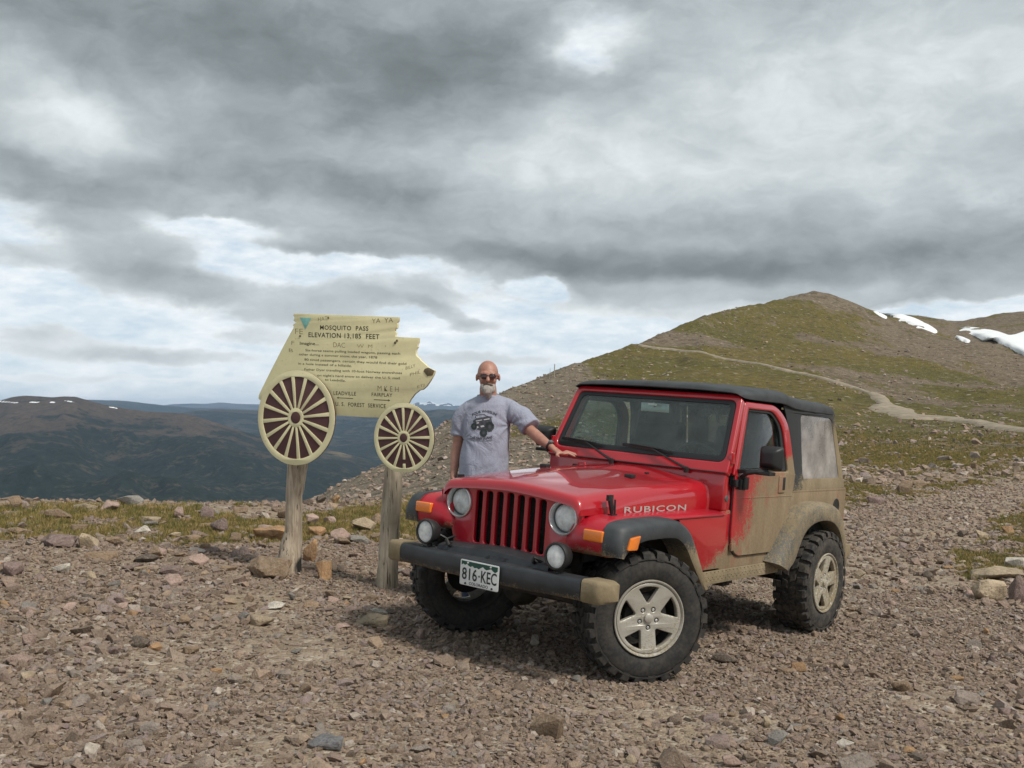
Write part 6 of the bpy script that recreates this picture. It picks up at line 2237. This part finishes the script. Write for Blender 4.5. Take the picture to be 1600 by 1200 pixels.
def on_shirt(px, row, off=.0025):
    d = ray_dir(px, row).normalized()
    h = bvh.ray_cast(EYE, d)
    if h[0] is None: return Q(px, row, -.15)
    return h[0] - d * off


M['print'] = pmat('shirt_print', (.055, .06, .075), .9, var=.3, vscale=60)
M['printlight'] = pmat('shirt_print_light', (.45, .46, .50), .9)


def shirt_text(txt, cx, row, width, h, arc=0.0, bold=.02):
    v, f, w = text_mesh(txt, 1.0, bold, 0, 1.05)
    ch = max(p[1] for p in v)
    vs = []
    for p in v:
        t = p[0] / w - .5
        x = cx + t * width; y = row - p[1] / ch * h + arc * (t * 2) ** 2
        x += t * 2 * (p[1] / ch * h) * (arc / width) * 1.2
        vs.append(on_shirt(x, y))
    return mobj('shirt_lettering', vs, f, M['print'], so_, fix=False)


def reparent(o):
    o.parent = so_; o.matrix_parent_inverse = so_.matrix_world.inverted() if False else Matrix.Translation(-foot) @ Matrix.Identity(4)
    o.matrix_parent_inverse = Matrix.Identity(4)
    return o


c5 = lambda x, y: (680 + x / 5.454, 540 + y / 5.454)
shirt_text("FOUR WHEELIN'", 757.2, 644.5, 38, 4.2, arc=6.0)
shirt_text('THE SAN JUANS', 751.5, 686.8, 36, 4.2, arc=-2.2)
shirt_text('SILVERTON, COLORADO', 752.3, 690.3, 34, 2.6, arc=-1.6, bold=.0)


def shirt_patch(pts, mat, off=.002, name='shirt_drawing'):
    """small printed shape; points in the enlarged crop"""
    bm = bmesh.new()
    vs = [bm.verts.new((x, y, 0)) for x, y in pts]
    bm.faces.new(vs)
    bmesh.ops.triangulate(bm, faces=bm.faces)
    bmesh.ops.subdivide_edges(bm, edges=bm.edges, cuts=2, use_grid_fill=True)
    V = [on_shirt(*c5(v.co.x, v.co.y), off) for v in bm.verts]
    bm.verts.index_update(); Fc = [tuple(v.index for v in f.verts) for f in bm.faces]; bm.free()
    return mobj(name, V, Fc, mat, so_, fix=False)


shirt_patch([(322, 640), (352, 618), (430, 606), (478, 612), (486, 660), (440, 672), (380, 676), (330, 672)], M['print'], .0020)
shirt_patch([(336, 672), (420, 668), (470, 664), (478, 700), (420, 730), (360, 716)], M['print'], .0020)
for q in (((345, 640), (398, 630), (402, 636), (350, 647)), ((412, 628), (462, 620), (464, 627), (416, 636)), ((352, 655), (372, 652), (374, 662), (354, 666)), ((384, 684), (412, 678), (420, 690), (392, 698)), ((350, 690), (366, 686), (370, 700), (356, 706))):
    shirt_patch(list(q), M['printlight'], .0032)
for q in (((340, 618), (346, 590), (350, 590), (346, 618)), ((346, 590), (420, 582), (422, 587), (346, 595)), ((418, 584), (452, 606), (446, 608), (414, 588)), ((430, 596), (486, 606), (488, 612), (430, 602))):
    shirt_patch(list(q), M['print'], .0026)
for (cx, cy, r) in ((330, 688, 24), (464, 690, 36), (412, 742, 30)):
    shirt_patch([(cx + r * (1 + .10 * (k % 2)) * math.cos(k * math.pi / 9), cy + r * 1.15 * (1 + .10 * (k % 2)) * math.sin(k * math.pi / 9)) for k in range(18)], M['ink'], .0040, 'drawn_tyre')
    shirt_patch([(cx + r * .42 * math.cos(t), cy + r * .5 * math.sin(t)) for t in np.linspace(0, 2 * math.pi, 9)[:-1]], M['print'], .0050, 'drawn_hub')
# collar
ring = []
for t in np.linspace(0, 2 * math.pi, 37):
    c = Q(763, 619.5, .015); ring.append(Vector((c.x + .080 * math.cos(t), c.y + .075 * math.sin(t), c.z + .012 * math.sin(t) + .003)))
reparent(MB().tube(ring, (.011, .006) if False else .0085, 8, cap=False).build('collar', M['shirt'], None, smooth=60))

# ---- jeans, belt, boots
jn = Body()
jn.limb([Q(757, 752, .02), Q(757, 772, .02)], [(.165, .125), (.168, .13)], 20)
for h_, k_, a_ in ((hipL, kL, aL), (hipR, kR, aR)):
    jn.limb([h_ + Vector((0, 0, .02)), h_ - Vector((0, 0, .12)), k_, a_ + Vector((0, 0, .03))], [.112, .105, .082, .075], 20)
mput(jn.skin('jeans', pmat('denim', (.055, .075, .12), .9, var=.25, vscale=20, bump=.3, bscale=200), .009, 5))
for a_ in (aL, aR):
    bt = Body()
    bt.limb([a_ + Vector((0, .02, .05)), a_ + Vector((0, .02, -.04))], [.058, .052])
    bt.limb([a_ + Vector((0, .02, -.045)), a_ + Vector((0, -.12, -.05)), a_ + Vector((0, -.20, -.055))], [(.046, .040), (.052, .036), (.044, .028)])
    mput(bt.skin('boot', pmat('boot_leather', (.09, .06, .04), .7), .008, 3))

# ---- goatee, moustache, sunglasses, mouth, watch
def hair_mat(name, a, b):
    m, g, p = new_mat(name)
    tc = g.node('ShaderNodeTexCoord').outputs['Object']
    n = g.noise(g.vmath('MULTIPLY', tc, (1, 1, .18)), 190, 4, .7)
    g.put(p.inputs['Base Color'], g.mix(g.rng(n, .35, .65), a, b)); p.inputs['Roughness'].default_value = .8
    g.put(p.inputs['Normal'], g.bump(n, .8, .006))
    return m


bd = Body()
bd.limb([Q(762.5, 608.5, -.095), Q(762.8, 613, -.098), Q(763.6, 621, -.085)], [(.046, .030), (.040, .026), (.016, .012)], 16)
bd.limb([Q(754.5, 603, -.082), Q(756, 610, -.088)], [.017, .022]); bd.limb([Q(770.5, 603, -.082), Q(769.5, 610, -.088)], [.017, .022])
mput(bd.skin('goatee', hair_mat('grey_beard', (.22, .20, .18), (.46, .44, .41)), .005, 2))
ms = Body()
ms.limb([Q(755, 603.2, -.092), Q(758.5, 600.6, -.106), Q(762.5, 599.8, -.110), Q(766.5, 600.6, -.106), Q(770, 603.2, -.092)], [.007, .010, .010, .010, .007], 10)
mput(ms.skin('moustache', hair_mat('dark_moustache', (.10, .07, .055), (.22, .17, .14)), .004, 1))
mput(MB().tube([Q(757.5, 604.3, -.101), Q(762.5, 603.6, -.112), Q(767.5, 604.3, -.101)], [.003, .006, .003], 8).build('lips', pmat('lips', (.26, .09, .075), .5), None, smooth=60))
gm_ = pmat('sunglass_lens', (.035, .010, .010), .12, coat=.8)
fr_ = pmat('sunglass_frame', (.03, .025, .022), .35, .5)
for s, px in ((-1, 756.1), (1, 769.3)):
    c = Q(px, 588.3, -.112)
    pts = [(c.x + .0265 * math.cos(t) * (1.0), c.y + .012 * abs((math.cos(t) * s + 1) / 2), c.z + .019 * math.sin(t) * (1 - .12 * math.cos(t) * s)) for t in np.linspace(0, 2 * math.pi, 25)[:-1]]
    o = MB().add(pts + [(c.x, c.y - .004, c.z)], [(i, (i + 1) % 24, 24) for i in range(24)]).build('sunglass_lens', gm_, None, smooth=True); mput(o)
    fo = MB().tube([Vector(p) for p in pts] + [Vector(pts[0])], .0022, 6, cap=False).tube([Vector((c.x + s * .026, c.y + .012, c.z + .006)), Vector((c.x + s * .044, c.y + .06, c.z + .006)), Vector((c.x + s * .048, c.y + .12, c.z + .002))], .0025, 6).build('sunglass_frame', fr_, None, smooth=60); mput(fo)
mput(MB().tube([Q(760.9, 587.2, -.114), Q(762.6, 586.6, -.118), Q(764.4, 587.2, -.114)], .0022, 6).build('nose_bridge', fr_, None))
# watch strap around the left wrist
a_ = (wrL - Q(842, 684.5, -.17)).normalized(); b_ = a_.cross(Vector((0, 0, 1))).normalized(); c2_ = a_.cross(b_)
wc = wrL - a_ * .012
rg = [wc + b_ * math.cos(t) * .032 + c2_ * math.sin(t) * .032 for t in np.linspace(0, 2 * math.pi, 25)]
w1_ = mput(MB().tube(rg, .0085, 8, cap=False).build('wristwatch', M['black'], None, smooth=60))
R3 = Matrix((b_, a_, -c2_)).transposed()
o = MB().box(wc - c2_ * .036, (.034, .034, .010), R3).build('watch_face', pmat('watch_steel', (.3, .3, .3), .3, .9), None, bevel=.004); o.parent = w1_; 
mput(o) if False else None
